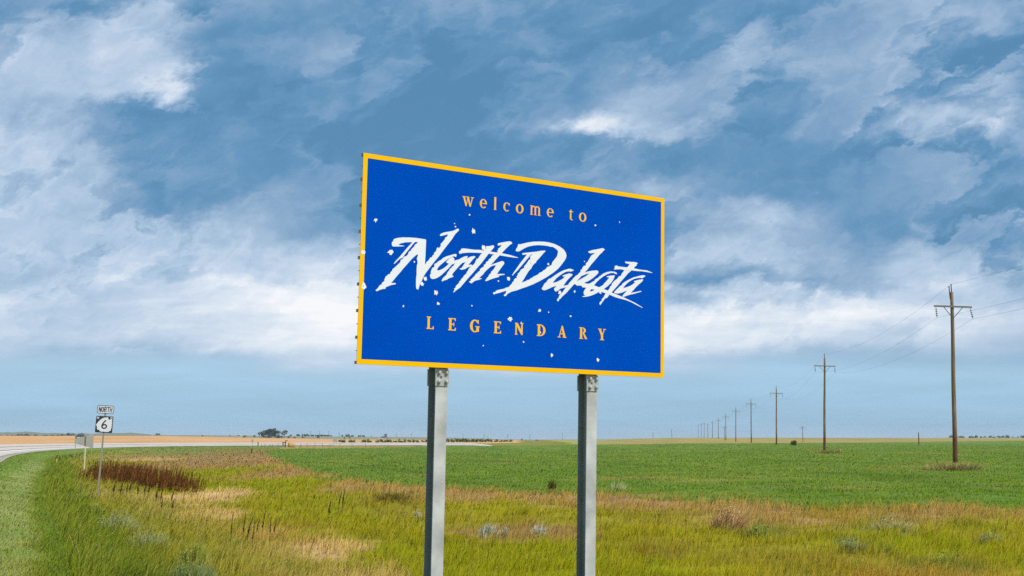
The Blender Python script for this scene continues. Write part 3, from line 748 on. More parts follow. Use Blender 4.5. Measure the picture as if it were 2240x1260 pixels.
# ----------------------------------------------------------------- the welcome sign
AX = Vector((0.84103657, 0.54095379, -0.00514575)); AN = Vector((0.54073101, -0.8409017, -0.02223322)); AZ = Vector((0.01635421, -0.01591649, 0.99973957))
CTR = Vector((0.158217776, 14.3346236, 2.04910690 + EYE)); SW, SH = 4.509, 2.438
LETTERS = [[-1821,257,-1775,272,-1712,283,-1626,291,-1539,294,-1466,292,-1411,289,-1405,276,-1406,225,-1408,154,-1409,82,-1414,-13,-1389,22,-1364,44,-1342,80,-1321,83,-1314,104,-1294,122,-1293,140,-1268,160,-1261,190,-1251,208,-1225,204,-1203,235,-1209,254,-1182,280,-1150,319,-1147,339,-1128,348,-1110,373,-1114,380,-1144,371,-1181,358,-1210,350,-1221,356,-1218,368,-1193,386,-1145,404,-1085,418,-1033,434,-1003,451,-977,466,-961,458,-959,445,-983,422,-1009,396,-1060,318,-1107,261,-1168,183,-1226,105,-1283,38,-1347,-43,-1410,-126,-1438,-180,-1451,-213,-1465,-237,-1479,-267,-1480,-280,-1489,-297,-1488,-313,-1503,-314,-1519,-306,-1524,-277,-1526,-226,-1525,-181,-1520,-135,-1522,-71,-1519,-25,-1510,-5,-1515,27,-1523,46,-1518,66,-1508,92,-1515,103,-1547,79,-1589,40,-1645,-23,-1700,-86,-1727,-120,-1775,-175,-1809,-216,-1850,-267,-1822,-264,-1801,-260,-1788,-266,-1793,-276,-1821,-282,-1863,-294,-1891,-309,-1915,-317,-1921,-338,-1953,-343,-1994,-357,-2028,-375,-2046,-368,-2042,-358,-2026,-347,-2009,-324,-1989,-297,-1970,-296,-1972,-281,-1949,-256,-1938,-252,-1937,-230,-1919,-190,-1899,-182,-1895,-169,-1864,-160,-1865,-144,-1841,-120,-1840,-107,-1793,-65,-1759,-33,-1737,-9,-1735,14,-1711,26,-1694,56,-1662,67,-1638,93,-1635,113,-1617,131,-1603,135,-1603,148,-1579,173,-1561,191,-1555,211,-1537,222,-1517,241,-1520,248,-1554,244,-1580,215,-1615,170,-1649,128,-1684,83,-1704,52,-1715,41,-1746,26,-1774,1,-1801,-27,-1822,-42,-1819,-29,-1795,2,-1754,44,-1720,86,-1685,128,-1644,177,-1592,233,-1592,237,-1617,237,-1681,227,-1731,213,-1766,197,-1759,188,-1723,187,-1687,185,-1708,178,-1765,171,-1839,163,-1852,173,-1857,195,-1855,211,-1839,228,-1835,245],[-986,148,-993,154,-1018,149,-1055,137,-1092,124,-1123,113,-1148,100,-1178,84,-1187,69,-1215,53,-1242,37,-1248,26,-1281,9,-1287,-5,-1284,-16,-1289,-32,-1311,-40,-1316,-54,-1325,-68,-1328,-84,-1333,-98,-1324,-114,-1339,-118,-1341,-140,-1335,-161,-1319,-173,-1298,-175,-1264,-166,-1228,-147,-1185,-116,-1143,-77,-1101,-38,-1073,-8,-1046,22,-1015,36,-990,45,-984,60,-1016,68,-1013,88,-1023,103,-1039,113,-1054,108,-1076,96,-1104,71,-1122,51,-1124,38,-1109,33,-1087,28,-1114,2,-1151,-29,-1187,-51,-1224,-66,-1244,-65,-1248,-56,-1237,-36,-1213,-7,-1177,24,-1140,54,-1098,87,-1061,107,-1030,121,-1011,123,-1001,116,-989,123,-985,137],[-1016,68,-985,81,-953,90,-916,113,-872,135,-834,144,-828,138,-843,110,-815,125,-783,142,-739,152,-722,147,-725,136,-751,114,-782,78,-819,33,-787,43,-768,41,-761,33,-793,16,-831,4,-862,-18,-912,-32,-938,-24,-935,-16,-913,-11,-895,13,-876,42,-855,71,-877,61,-902,53,-933,26,-976,-22,-1012,-61,-1037,-93,-1042,-111,-1030,-113,-1020,-119,-1029,-128,-1067,-142,-1091,-152,-1109,-167,-1134,-175,-1159,-185,-1174,-194,-1182,-187,-1175,-167,-1160,-147,-1135,-126,-1117,-108,-1106,-82,-1088,-59,-1075,-49,-1076,-33,-1051,-23,-1048,-9,-1021,10,-1015,30,-990,47],[-953,190,-934,200,-919,226,-881,232,-824,231,-740,229,-663,235,-598,231,-520,227,-402,225,-341,223,-226,212,-108,193,-100,187,-168,185,-269,188,-370,194,-441,195,-533,201,-630,198,-727,194,-823,186,-899,173,-946,158,-953,179],[-580,286,-522,295,-489,305,-467,310,-453,293,-469,272,-504,232,-533,201,-571,153,-634,74,-690,14,-753,-58,-827,-136,-889,-207,-923,-246,-975,-282,-1015,-316,-1018,-308,-1003,-282,-1010,-266,-991,-259,-989,-245,-977,-225,-946,-198,-937,-173,-919,-160,-910,-140,-885,-119,-882,-105,-860,-86,-842,-71,-839,-54,-823,-36,-817,-19,-793,10,-749,42,-721,75,-721,89,-705,107,-706,121,-683,123,-671,146,-649,176,-630,195,-598,231,-586,255,-567,262],[-407,317,-405,331,-398,342,-339,358,-273,375,-226,383,-199,374,-196,357,-225,340,-258,311,-297,274,-343,227,-375,193,-427,140,-503,61,-465,78,-399,103,-341,126,-314,122,-304,103,-313,86,-339,55,-384,-5,-409,-44,-370,-36,-304,-32,-291,-37,-310,-44,-396,-62,-369,-66,-382,-75,-441,-94,-499,-115,-544,-136,-567,-142,-577,-133,-564,-121,-552,-103,-526,-78,-527,-67,-495,-37,-492,-17,-469,-1,-450,23,-425,65,-464,60,-503,41,-541,10,-586,-33,-605,-60,-630,-81,-665,-115,-626,-112,-629,-119,-667,-134,-712,-146,-744,-165,-769,-186,-798,-175,-804,-165,-779,-154,-783,-141,-757,-122,-745,-107,-726,-92,-711,-66,-695,-59,-682,-41,-651,-19,-654,-3,-626,19,-600,33,-598,55,-575,68,-569,91,-537,111,-525,134,-505,145,-486,177,-461,191,-402,230,-416,248,-396,250,-400,272,-371,292,-345,326,-378,317,-398,314],[-141,274,-138,289,-116,319,-106,354,-95,362,-81,358,-26,375,47,397,120,412,195,422,284,428,367,426,450,414,527,390,588,358,623,320,634,286,625,247,598,207,553,153,501,98,426,41,337,-16,233,-74,130,-125,28,-167,-59,-198,-116,-221,-188,-242,-231,-263,-252,-277,-269,-299,-287,-307,-303,-299,-302,-290,-281,-276,-270,-254,-267,-235,-310,-251,-359,-267,-402,-281,-426,-284,-437,-296,-454,-292,-460,-279,-448,-267,-423,-265,-420,-250,-374,-233,-296,-213,-282,-203,-232,-187,-204,-158,-183,-138,-183,-125,-162,-112,-155,-87,-134,-70,-112,-65,-123,-50,-106,-34,-102,-12,-70,19,-63,38,-27,62,-11,64,-13,85,15,115,44,152,51,168,84,189,74,210,87,230,116,254,101,251,76,232,36,188,-7,141,-57,84,-107,31,-150,-10,-181,-43,-187,-37,-164,-2,-115,64,-65,130,-15,190,28,240,-2,237,-31,231,-44,239,-38,252,5,261,93,277,167,290,241,309,301,317,309,310,279,282,242,241,206,203,169,166,166,150,140,135,111,102,97,73,54,29,25,-14,-10,-69,-46,-118,12,-98,48,-76,70,-75,78,-62,121,-40,129,-30,180,-7,209,11,224,28,261,43,283,64,313,79,335,109,361,117,405,143,416,178,446,212,483,254,494,283,503,325,482,348,443,366,413,376,383,373,345,379,270,380,195,376,121,364,48,344,-10,317,-61,287,-90,269,-126,266],[756,104,733,111,689,120,644,107,586,87,527,57,469,22,419,-12,390,-32,369,-37,347,-57,326,-85,308,-96,291,-118,273,-149,258,-168,267,-183,292,-190,328,-181,378,-159,421,-138,472,-122,483,-121,468,-137,447,-157,451,-175,473,-194,509,-176,545,-150,589,-137,637,-124,669,-89,625,-103,592,-110,617,-74,654,-29,690,4,734,41,727,53,678,57,623,38,579,22,576,13,590,8,616,13,587,-16,543,-41,493,-66,427,-86,442,-64,477,-25,528,15,586,53,630,75,689,86,704,81],[974,363,993,374,1046,394,1122,411,1214,435,1249,420,1222,398,1207,381,1165,346,1108,285,1033,208,973,138,924,88,872,39,799,-36,758,-76,707,-128,634,-200,569,-253,551,-276,525,-290,522,-308,508,-314,495,-307,500,-285,521,-269,528,-238,561,-212,590,-179,618,-141,637,-124,669,-92,676,-70,713,-37,750,3,786,36,816,51,834,74,860,91,856,112,883,130,890,152,916,176,942,181,942,209,972,233,1002,282,1031,322,1062,340,1088,358,1062,355,1008,347,985,355],[924,88,981,108,1049,124,1118,133,1141,127,1145,103,1118,76,1058,28,990,-15,919,-44,953,-53,998,-51,1032,-35,1074,-66,1158,-85,1304,-118,1362,-137,1546,-183,1633,-208,1769,-252,1885,-301,1881,-306,1793,-279,1689,-242,1594,-220,1499,-208,1413,-193,1328,-168,1262,-154,1204,-144,1170,-138,1090,-124,1014,-114,953,-105,893,-107,870,-85,803,-90,773,-73,758,-76,799,-36,847,-11,892,14,944,43,1000,83,959,75,872,39],[1450,119,1446,128,1418,138,1364,141,1302,130,1263,116,1225,100,1187,72,1156,54,1149,41,1118,26,1088,8,1081,-8,1043,-26,1031,-36,1009,-50,953,-104,919,-146,909,-177,916,-198,939,-209,890,-224,894,-230,947,-225,1015,-209,1083,-183,1128,-161,1170,-138,1242,-97,1304,-55,1358,-7,1388,32,1404,59,1413,92,1388,90,1333,81,1283,68,1279,58,1318,58,1311,39,1288,18,1272,-2,1249,-19,1226,-49,1188,-70,1159,-86,1090,-124,1044,-146,1010,-151,1014,-139,1040,-113,1074,-67,1111,-27,1164,21,1225,63,1287,96,1349,118,1395,122,1427,111,1442,109],[1399,174,1414,191,1410,215,1445,226,1465,217,1512,215,1622,215,1734,213,1830,204,1951,204,2049,181,2045,176,1984,179,1871,184,1774,180,1698,183,1575,173,1520,181,1449,175,1414,167],[1581,281,1590,291,1662,294,1741,298,1781,295,1800,284,1778,269,1782,257,1754,239,1726,211,1698,183,1639,141,1592,93,1529,31,1459,-43,1397,-104,1363,-137,1320,-178,1298,-207,1251,-229,1229,-259,1210,-278,1191,-304,1179,-317,1166,-297,1175,-275,1202,-260,1205,-236,1236,-209,1243,-190,1262,-167,1262,-154,1289,-131,1304,-118,1331,-84,1339,-62,1366,-44,1365,-25,1412,22,1458,51,1474,77,1521,100,1528,125,1552,146,1571,173,1622,215,1658,256,1658,265,1606,267],[1931,124,1919,134,1871,131,1807,114,1727,91,1663,61,1616,38,1577,16,1537,-12,1530,-28,1498,-46,1475,-70,1436,-101,1405,-131,1413,-143,1460,-145,1523,-132,1578,-109,1621,-93,1593,-120,1566,-144,1543,-171,1555,-184,1602,-167,1673,-143,1736,-129,1792,-111,1860,-91,1864,-83,1848,-81,1776,-99,1684,-120,1720,-86,1768,-38,1815,3,1871,43,1894,73,1879,78,1807,63,1735,41,1743,26,1771,38,1735,10,1688,-19,1624,-46,1554,-66,1577,-37,1624,7,1679,43,1735,70,1807,90,1855,95,1871,87,1903,106]]
WELCOME = [('w', -923, -762, 752, 870), ('e', -674, -573, 754, 868), ('l', -474, -434, 754, 914), ('c', -333, -239, 753, 866), ('o', -148, -35, 750, 866), ('m', 65, 225, 752, 871), ('e', 320, 426, 753, 867), ('t', 667, 729, 750, 888), ('o', 824, 941, 750, 866)]
LEGEND = [('L', -1371, -1275, -771, -624), ('E', -1077, -974, -771, -624), ('G', -776, -641, -774, -623), ('E', -439, -335, -771, -624), ('N', -135, -9, -771, -624), ('D', 193, 324, -770, -624), ('A', 510, 647, -771, -622), ('R', 847, 970, -771, -624), ('Y', 1148, 1274, -771, -624)]
HOLES = [(-2071, 452, 34), (-1865, 92, 51), (-753, 454, 46), (-612, 271, 51), (-2214, 60, 40), (-2195, -329, 51), (-1404, -181, 40), (-1445, -244, 40), (-1258, -333, 46), (-1224, -462, 34), (95, 142, 29), (352, 147, 26), (-240, -87, 40), (541, -200, 46), (769, -171, 26), (1179, -153, 31), (230, -448, 34), (-203, -584, 46), (-41, -619, 17), (427, -1001, 34), (1152, -1033, 37)]
CHIPS = [(-1025, 521), (-1011, 484), (-817, 650), (917, 232), (369, -462), (709, -492), (-584, -930), (-2, -856), (1486, 808), (1088, 723), (-1684, -526), (-757, -457), (-1556, 7), (248, -723), (-407, 211), (-386, -127)]

def arc(cx, cy, rx, ry, wx, wy, a0, a1, n=22):
    """ring segment whose stroke is wx thick at the sides and wy at top and bottom"""
    o, i = [], []
    for k in range(n + 1):
        t = math.radians(a0 + (a1 - a0) * k / n)
        o.append((cx + rx * math.cos(t), cy + ry * math.sin(t))); i.append((cx + (rx - wx) * math.cos(t), cy + (ry - wy) * math.sin(t)))
    return o + i[::-1]
def bar(x0, y0, x1, y1): return [(x0, y0), (x1, y0), (x1, y1), (x0, y1)]
def glyph(g):
    if g == 'L': return [bar(.14, .03, .44, .97), bar(0, .93, .6, 1), [(0, 0), (1, 0), (1, .24), (.9, .24), (.82, .08), (0, .08)]]
    if g == 'E': return [bar(.12, .03, .42, .97), [(0, 1), (.97, 1), (.97, .78), (.88, .78), (.8, .92), (0, .92)], bar(.4, .46, .72, .55), bar(.68, .36, .77, .65), [(0, 0), (1, 0), (1, .23), (.9, .23), (.82, .08), (0, .08)]]
    if g == 'G': return [arc(.5, .5, .5, .51, .26, .09, 42, 305, 30), bar(.66, .05, .92, .42), bar(.55, .42, 1.0, .49), [(.80, .99), (.88, .99), (.88, .66), (.78, .72), (.70, .86)]]
    if g == 'N': return [bar(.08, .03, .24, .98), [(0, 1), (.32, 1), (.92, .2), (.92, 0), (.78, 0), (.06, .93)], bar(.76, 0, .92, .97), bar(.62, .94, 1, 1), bar(0, 0, .36, .05)]
    if g == 'D': return [bar(.12, .03, .38, .97), arc(.36, .5, .64, .5, .25, .08, -90, 90, 20), bar(0, .93, .42, 1), bar(0, 0, .42, .07)]
    if g == 'A': return [[(.12, .02), (.22, .02), (.54, .94), (.48, 1)], [(.46, 1), (.58, 1), (.92, .02), (.66, .02), (.42, .9)], bar(.28, .28, .74, .36), bar(0, 0, .36, .06), bar(.56, 0, 1, .06)]
    if g == 'R': return [bar(.12, .03, .38, .97), arc(.42, .74, .42, .26, .24, .07, -90, 90, 16), bar(0, .93, .46, 1), bar(.3, .48, .5, .55), [(.44, .52), (.62, .52), (1, .05), (1, 0), (.76, 0)], bar(0, 0, .5, .06)]
    if g == 'Y': return [[(.08, .97), (.34, .97), (.62, .5), (.62, .4), (.38, .4)], [(.76, .97), (.86, .97), (.6, .42), (.5, .44)], bar(.38, .03, .64, .5), bar(0, .94, .44, 1), bar(.64, .94, 1, 1), bar(.24, 0, .78, .06)]
    if g == 'w': return [[(.06, .97), (.22, .97), (.4, 0), (.3, 0)], [(.44, .85), (.5, .97), (.38, 0), (.3, 0)], [(.4, .97), (.56, .97), (.76, 0), (.64, 0)], [(.84, .97), (.92, .97), (.74, 0), (.66, 0)], bar(0, .93, .3, 1), bar(.32, .93, .6, 1), bar(.74, .93, 1, 1)]
    if g == 'e': return [arc(.5, .5, .5, .5, .24, .09, 20, 318, 30), [(.74, .55), (.99, .55), (.97, .70), (.80, .80)], bar(.2, .47, .99, .56)]
    if g == 'l': return [bar(.2, .03, .84, .98), bar(0, 0, 1, .04), [(0, .95), (.84, 1), (.84, .93), (0, .93)]]
    if g == 'c': return [arc(.52, .5, .52, .5, .27, .09, 52, 310, 28), [(.70, .95), (.96, .95), (.96, .68), (.86, .68), (.76, .84)]]
    if g == 'o': return [arc(.5, .5, .5, .51, .24, .09, 0, 180, 20), arc(.5, .5, .5, .51, .24, .09, 180, 360, 20)]
    if g == 'm': return [bar(.06, .03, .2, .97), bar(.42, .03, .56, .72), bar(.78, .03, .92, .72), arc(.31, .68, .25, .3, .14, .1, 0, 150, 14), arc(.67, .68, .25, .3, .14, .1, 0, 150, 14), bar(0, .92, .2, 1), bar(0, 0, .26, .05), bar(.36, 0, .62, .05), bar(.72, 0, 1, .05)]
    if g == 't': return [bar(.22, .12, .58, .9), [(.22, .9), (.58, 1), (.58, .86), (.22, .8)], bar(0, .76, 1, .83), arc(.72, .16, .5, .16, .34, .07, 180, 300, 12)]
    return []

def star(r, n, rnd, deep=.55):
    k = []
    for i in range(n * 2):
        q = r * (rnd.uniform(.62, 1.1) * (1.35 if rnd.random() < .2 else 1) if i % 2 == 0 else rnd.uniform(deep - .1, deep + .3)); t = math.pi * i / n + rnd.uniform(-.2, .2)
        k.append((q * math.cos(t), q * math.sin(t)))
    return k

def welcome_sign():
    root = empty('welcome_sign')
    root.matrix_world = Matrix(((AX.x, -AN.x, AZ.x, CTR.x), (AX.y, -AN.y, AZ.y, CTR.y), (AX.z, -AN.z, AZ.z, CTR.z), (0, 0, 0, 1)))
    tag(root, 'big blue and yellow state welcome sign with bullet holes on two steel posts', 'road sign')
    # local axes: x along the face, z up the face, -y towards the reader
    w, h = SW / 2, SH / 2
    m = MB(); m.box((0, .0025, 0), (SW, .005, SH)); pan = m.build('panel', M_BLUE, root)
    m = MB(); b = .056; y0, y1 = -.0022, -.0002
    for q in ([(-w, h - b), (w, h - b), (w, h), (-w, h)], [(-w, -h), (w, -h), (w, -h + b), (-w, -h + b)], [(-w, -h + b), (-w + b, -h + b), (-w + b, h - b), (-w, h - b)], [(w - b, -h + b), (w, -h + b), (w, h - b), (w - b, h - b)]):
        m.plate(q, y0, y1)
    m.build('border', M_YELLOW, root)
    def text(glyphs, mat):
        for g, x0, x1, z0, z1 in glyphs:
            m = MB()
            for k, p in enumerate(glyph(g)):
                pts = [((x0 + (x1 - x0) * a) / 1000, (z0 + (z1 - z0) * c) / 1000) for a, c in p]
                m.plate(pts, -.0022 - .0003 * (k % 9), -.0002)
            m.build('letter', mat, root)
    text(WELCOME, M_AMBER); text(LEGEND, M_AMBER)
    m = MB()
    for k, q in enumerate(LETTERS):
        pts = [(q[i] / 1000, q[i + 1] / 1000) for i in range(0, len(q), 2)]
        m.plate(pts, -.0012 - .0003 * (k % 6), -.0002)
    tag(m.build('script_lettering', M_WHITE, root), 'ragged white brush script North Dakota')
    rnd = random.Random(5)
    for x, z, r in HOLES:
        m = MB(); R = r / 1000 * .92
        P = [(x / 1000 + a, z / 1000 + c) for a, c in star(R * .78, rnd.choice((5, 6, 7)), rnd, rnd.uniform(.5, .72))]
        m.plate(P, -.0032 - .0004, -.0002)
        bh = m.build('bullet_hole', M_PAINTLOSS, root)
        if rnd.random() < .45:
            ox, oz = rnd.uniform(-.3, .3) * R, rnd.uniform(-.3, .3) * R
            m = MB(); m.plate([(x / 1000 + ox + a, z / 1000 + oz + c) for a, c in star(R * .17, 5, rnd, .7)], -.0042, -.0034)
            m.build('puncture', M_DENT, bh)
    for x, z in CHIPS:
        m = MB(); m.plate([(x / 1000 + a, z / 1000 + c) for a, c in star(rnd.uniform(.008, .014), 5, rnd, .8)], -.0036, -.0002)
        m.build('paint_chip', M_PAINTLOSS, root)
    # extruded panel sections on the back: a flange at every joint, a light rib between
    for i in range(9):
        z = -h + SH * i / 8
        m = MB(); zz = min(max(z, -h + .018), h - .018)
        m.box((0, .031, zz), (SW + .006, .051, .034)); m.build('joint_flange', M_ALU, root)
    for i in range(8):
        z = -h + SH * (i + .5) / 8
        m = MB(); m.box((0, .022, z), (SW + .002, .033, .008)); m.build('rib', M_ALU, root)
    for px, wd, dp in ((-1.112, .158, .182), (1.108, .160, .190)):
        m = MB(); y0 = .062; top, bot = h - .12, -5.6
        L_ = top - bot; zc = (top + bot) / 2; t = .011
        m.box((px, y0 + t / 2, zc), (wd, t, L_)); post = m.build('post', M_GALV, root)
        m = MB(); m.box((px, y0 + dp / 2, zc), (.009, dp - 2 * t, L_)); m.box((px, y0 + dp - t / 2, zc), (wd, t, L_)); m.build('web', M_GALVSHADE, post)  # web and back flange painted darker, as shaded inside the beam
        # hinge plates of the breakaway joint below the panel, with their bolts
        z1, z0 = -h - .012, -h - .212
        for yy in (y0 - .013, y0 + dp + .001):
            m = MB(); m.plate([(px - wd / 2 - .012, z0), (px + wd / 2 + .004, z0), (px + wd / 2 + .012, z0 + .02), (px + wd / 2 + .012, z1 - .03), (px + wd / 2 - .004, z1), (px - wd / 2 - .012, z1)], yy, yy + .012)
            m.build('hinge_plate', M_GALV2, post)
        for bx in (-.045, .055):
            for bz in (z1 - .045, z1 - .150):
                m = MB(); m.tube([(px + bx, y0 - .013, bz), (px + bx, y0 - .020, bz)], .030, 14)
                m.tube([(px + bx, y0 - .020, bz), (px + bx, y0 - .042, bz), (px + bx, y0 - .046, bz)], [.020, .020, .014], 8)
                m.build('bolt', M_GALV2, post)
        m = MB(); m.tube([(px - .018, y0 - .0135, z1 - .098), (px - .018, y0 - .0145, z1 - .098)], .017, 12); m.build('bolt_hole', M_HOLE, post)
    return root
welcome_sign()
# ----------------------------------------------------------------- signs along the road
def rrect(x0, z0, x1, z1, r, n=5):
    P = []
    for cx, cz, a in ((x1 - r, z1 - r, 0), (x0 + r, z1 - r, 90), (x0 + r, z0 + r, 180), (x1 - r, z0 + r, 270)):
        for k in range(n + 1):
            t = math.radians(a + 90 * k / n); P.append((cx + r * math.cos(t), cz + r * math.sin(t)))
    return P
def stroke(m, pts, w, y0, y1):
    """flat pen stroke through the points, one short bar per stretch"""
    P = [Vector((p[0], p[1])) for p in pts]
    for i in range(len(P) - 1):
        a = (P[i + 1] - P[i]).normalized(); n = Vector((-a.y, a.x)) * w / 2; e = a * w * (.28 if len(P) > 2 else .5)
        p, q = P[i] - e, P[i + 1] + e
        m.plate([tuple(p - n), tuple(q - n), tuple(q + n), tuple(p + n)], y0 - .00025 * (i % 4), y1)
BLOCK = {'N': [[(0, 0), (0, 1)], [(0, 1), (1, 0)], [(1, 0), (1, 1)]], 'O': [[(.5 + .5 * math.cos(t * .314), .5 + .5 * math.sin(t * .314)) for t in range(0, 21)]],
         'R': [[(0, 0), (0, 1)], [(0, 1), (.6, 1), (.92, .9), (1, .75), (.9, .58), (.6, .5), (0, .5)], [(.55, .5), (1, 0)]],
         'T': [[(.5, 0), (.5, 1)], [(-.1, 1), (1.1, 1)]], 'H': [[(0, 0), (0, 1)], [(1, 0), (1, 1)], [(0, .5), (1, .5)]],
         'D': [[(0, 0), (0, 1)], [(0, 1), (.5, 1), (.9, .82), (1, .5), (.9, .18), (.5, 0), (0, 0)]]}
def block_text(parent, mat, s, x0, x1, z0, z1, w, y):
    adv = (x1 - x0) / len(s)
    for i, ch in enumerate(s):
        m = MB()
        for k, q in enumerate(BLOCK[ch]):
            stroke(m, [(x0 + adv * i + adv * .16 + p[0] * adv * .64, z0 + p[1] * (z1 - z0)) for p in q], w, y - .0003 * (k % 5), y + .002)
        m.build('letter', mat, parent)

def face_camera(x, y, extra=0.0): return -math.atan2(x, y) + extra

def route_sign():
    y = 44.0; x = along(213, y); z = gz(x, y) - .15
    root = empty('route_sign', (x, y, z)); root.rotation_euler = (0, math.radians(2.6), face_camera(x, y, math.radians(-9)))
    tag(root, 'NORTH plate above a black and white route 6 shield on a leaning post', 'road sign')
    H = EYE + 1.235 - z                                            # top of the post
    m = MB(); m.box((0, .03, H / 2), (.06, .035, H)); m.box((0, .052, H / 2), (.02, .02, H)); m.build('post', M_POSTSTEEL, root)
    zt = H + .01
    m = MB(); m.plate(rrect(-.305, zt - .305, .305, zt, .06), 0, .004); p = m.build('direction_plate', M_SIGNWHITE, root)
    m = MB(); o = rrect(-.305, zt - .305, .305, zt, .06); i_ = rrect(-.285, zt - .285, .285, zt - .02, .045)
    n = len(o)
    for k in range(n):
        j = (k + 1) % n; m.plate([o[k], o[j], i_[j], i_[k]], -.0015, -.0003)
    m.build('border', M_SIGNBLACK, p)
    block_text(p, M_SIGNBLACK, 'NORTH', -.25, .25, zt - .24, zt - .065, .028, -.002)
    z1 = zt - .40; z0 = z1 - .62
    m = MB(); m.plate(rrect(-.31, z0, .31, z1, .04), 0, .004); q = m.build('route_plate', M_SIGNBLACK, root)
    # white head shape: traced outline, face to the left, feathered edge to the right
    T = [(.03, .46), (.06, .40), (.10, .35), (.10, .22), (.16, .16), (.24, .16), (.28, .08), (.36, .06), (.60, .055), (.78, .06), (.84, .12), (.93, .16), (.90, .22), (.95, .27), (.92, .31), (.96, .36), (.93, .40), (.97, .45), (.92, .50), (.97, .56), (.93, .60), (.97, .66), (.92, .70), (.96, .75), (.92, .82), (.74, .80), (.70, .86), (.72, .925), (.62, .93), (.48, .915), (.36, .86), (.25, .77), (.16, .66), (.08, .55)]
    m = MB(); m.plate([(-.31 + .62 * a, z0 + .62 * c) for a, c in T], -.0022, -.0003); m.build('shield', M_SIGNWHITE, q)
    six = [(.57, .74), (.50, .66), (.43, .56), (.385, .45), (.38, .37), (.41, .30), (.48, .265), (.55, .27), (.62, .31), (.645, .385), (.62, .455), (.55, .495), (.47, .48), (.42, .43), (.40, .40)]
    m = MB(); stroke(m, [(-.31 + .62 * a, z0 + .62 * c) for a, c in six], .048, -.0036, -.0024); tag(m.build('numeral', M_SIGNBLACK, q), 'black number 6')
    block_text(q, M_SIGNWHITE, 'N', -.285, -.20, z1 - .105, z1 - .035, .017, -.002); block_text(q, M_SIGNWHITE, 'D', .205, .29, z1 - .105, z1 - .035, .017, -.002)
    for zz in (zt - .03, zt - .275, z1 - .04, z0 + .04):
        m = MB(); m.tube([(0, -.004, zz), (0, -.009, zz)], .012, 8); m.build('bolt', M_POSTSTEEL, root)
route_sign()

def pennant_sign():
    y = 70.0; x = along(184, y); z = gz(x, y) - .1
    root = empty('pennant_sign', (x, y, z), face_camera(x, y, math.radians(6)))
    tag(root, 'grey back of a pennant shaped road sign on a pale post', 'road sign')
    zc = EYE - .14 - z
    m = MB(); P = [(-.60, zc - .13), (.42, zc - .44), (.45, zc - .42), (.45, zc + .42), (.42, zc + .44), (-.60, zc + .13), (-.63, zc)]
    m.plate(P, 0, .004); m.build('sign_plate', M_SIGNBACK, root)
    H = zc + .28
    m = MB(); m.box((0, -.03, H / 2), (.085, .045, H)); m.build('post', M_POSTPALE, root)
    m = MB(); m.box((0, -.055, zc), (.05, .012, .58)); m.build('bracket', M_STEELDARK, root)
pennant_sign()

def dark_sign():
    y = 128.0; x = along(163, y); z = gz(x, y) - .1
    root = empty('information_sign', (x, y, z), face_camera(x, y))
    tag(root, 'dark teal rectangular sign with white writing half hidden behind the pennant', 'road sign')
    k = y / FPX; z1 = EYE + 6.4 * k - z; w = 35 * k
    m = MB(); m.plate([(0, z1 - 17 * k), (w, z1 - 17 * k), (w, z1), (0, z1)], 0, .005); p = m.build('sign_plate', M_SIGNDARK, root)
    m = MB()
    xs = [2.4, 4.2, 5.8, 7.2, 9, 10.4, 12]
    for i, a in enumerate(xs): m.plate([(a * k, z1 - 4.8 * k), ((a + 1.1) * k, z1 - 4.8 * k), ((a + 1.1) * k, z1 - (3.0 - .7 * (i % 3 == 0)) * k), (a * k, z1 - (3.0 - .7 * (i % 3 == 0)) * k)], -.006, -.001)
    m.build('lettering', M_SIGNWHITE, p)
    for a in (.6, w / k - .6):
        m = MB(); m.box((a * k, .06, z1 / 2), (.07, .07, z1)); m.build('post', M_POSTSTEEL, root)
dark_sign()

def delineator():
    x, y = at(124, 1013); z = gz(x, y); k = y / FPX; H = 17.5 * k
    root = empty('marker_post', (x, y, z - .15), face_camera(x, y)); tag(root, 'slim roadside marker post with a dark head and pale stem', 'marker post')
    m = MB(); m.box((0, 0, (H + .15) / 2), (1.7 * k, .03, H + .15)); m.build('stem', M_POSTPALE, root)
    m = MB(); m.plate(rrect(-1.3 * k, H + .15 - 7.3 * k, 1.3 * k, H + .16, .6 * k), -.03, -.017); m.build('reflector', M_WOODDARK, root)
delineator()

def post_thing(name, u, v0, v1, wpx, mat, label, cat, cap=True, lean=0.0):
    x, y = at(u, v1); z = gz(x, y); k = y / FPX; H = (v1 - v0) * k
    m = MB(); r = wpx * k / 2
    m.tube([(0, 0, -.2), (lean * .5 * H, 0, H * .5), (lean * H, 0, H - r * .3), (lean * H, 0, H)], [r, r * .97, r * .93, r * .7], 10)
    o = m.build(name, mat); o.location = (x, y, z); tag(o, label, cat); return x, y, z, k
post_thing('wooden_post', 550.5, 981, 991.5, 3.0, M_WOODDARK, 'short dark wooden stump post at the left tip of the green field', 'post')
post_thing('wooden_post', 564.5, 967, 976.3, 2.6, M_WOODGREY, 'weathered grey fence post standing against the far pale road', 'post')

def small_sign(u, v0, v1, vb, w, label, two=False):
    x, y = at(u, vb); z = gz(x, y); k = y / FPX
    root = empty('sign_board', (x, y, z - .2), face_camera(x, y)); tag(root, label, 'sign')
    H = (vb - v0) * k + .2
    m = MB(); m.plate(rrect(-w * k / 2, H - (v1 - v0) * k, w * k / 2, H, .5 * k), 0, .02); m.build('sign_plate', M_SIGNBACK, root)
    for a in ((-.3, .3) if two else (0,)):
        m = MB(); m.box((a * w * k, .05, H / 2), (.09, .06, H)); m.build('post', M_POSTSTEEL, root)
small_sign(551.5, 961.5, 967.5, 979, 4.0, 'tiny tan sign plate on a thin post before the wheat')
small_sign(733, 960.5, 967.3, 972, 9.0, 'pale grey board on two legs beside the far road', True)

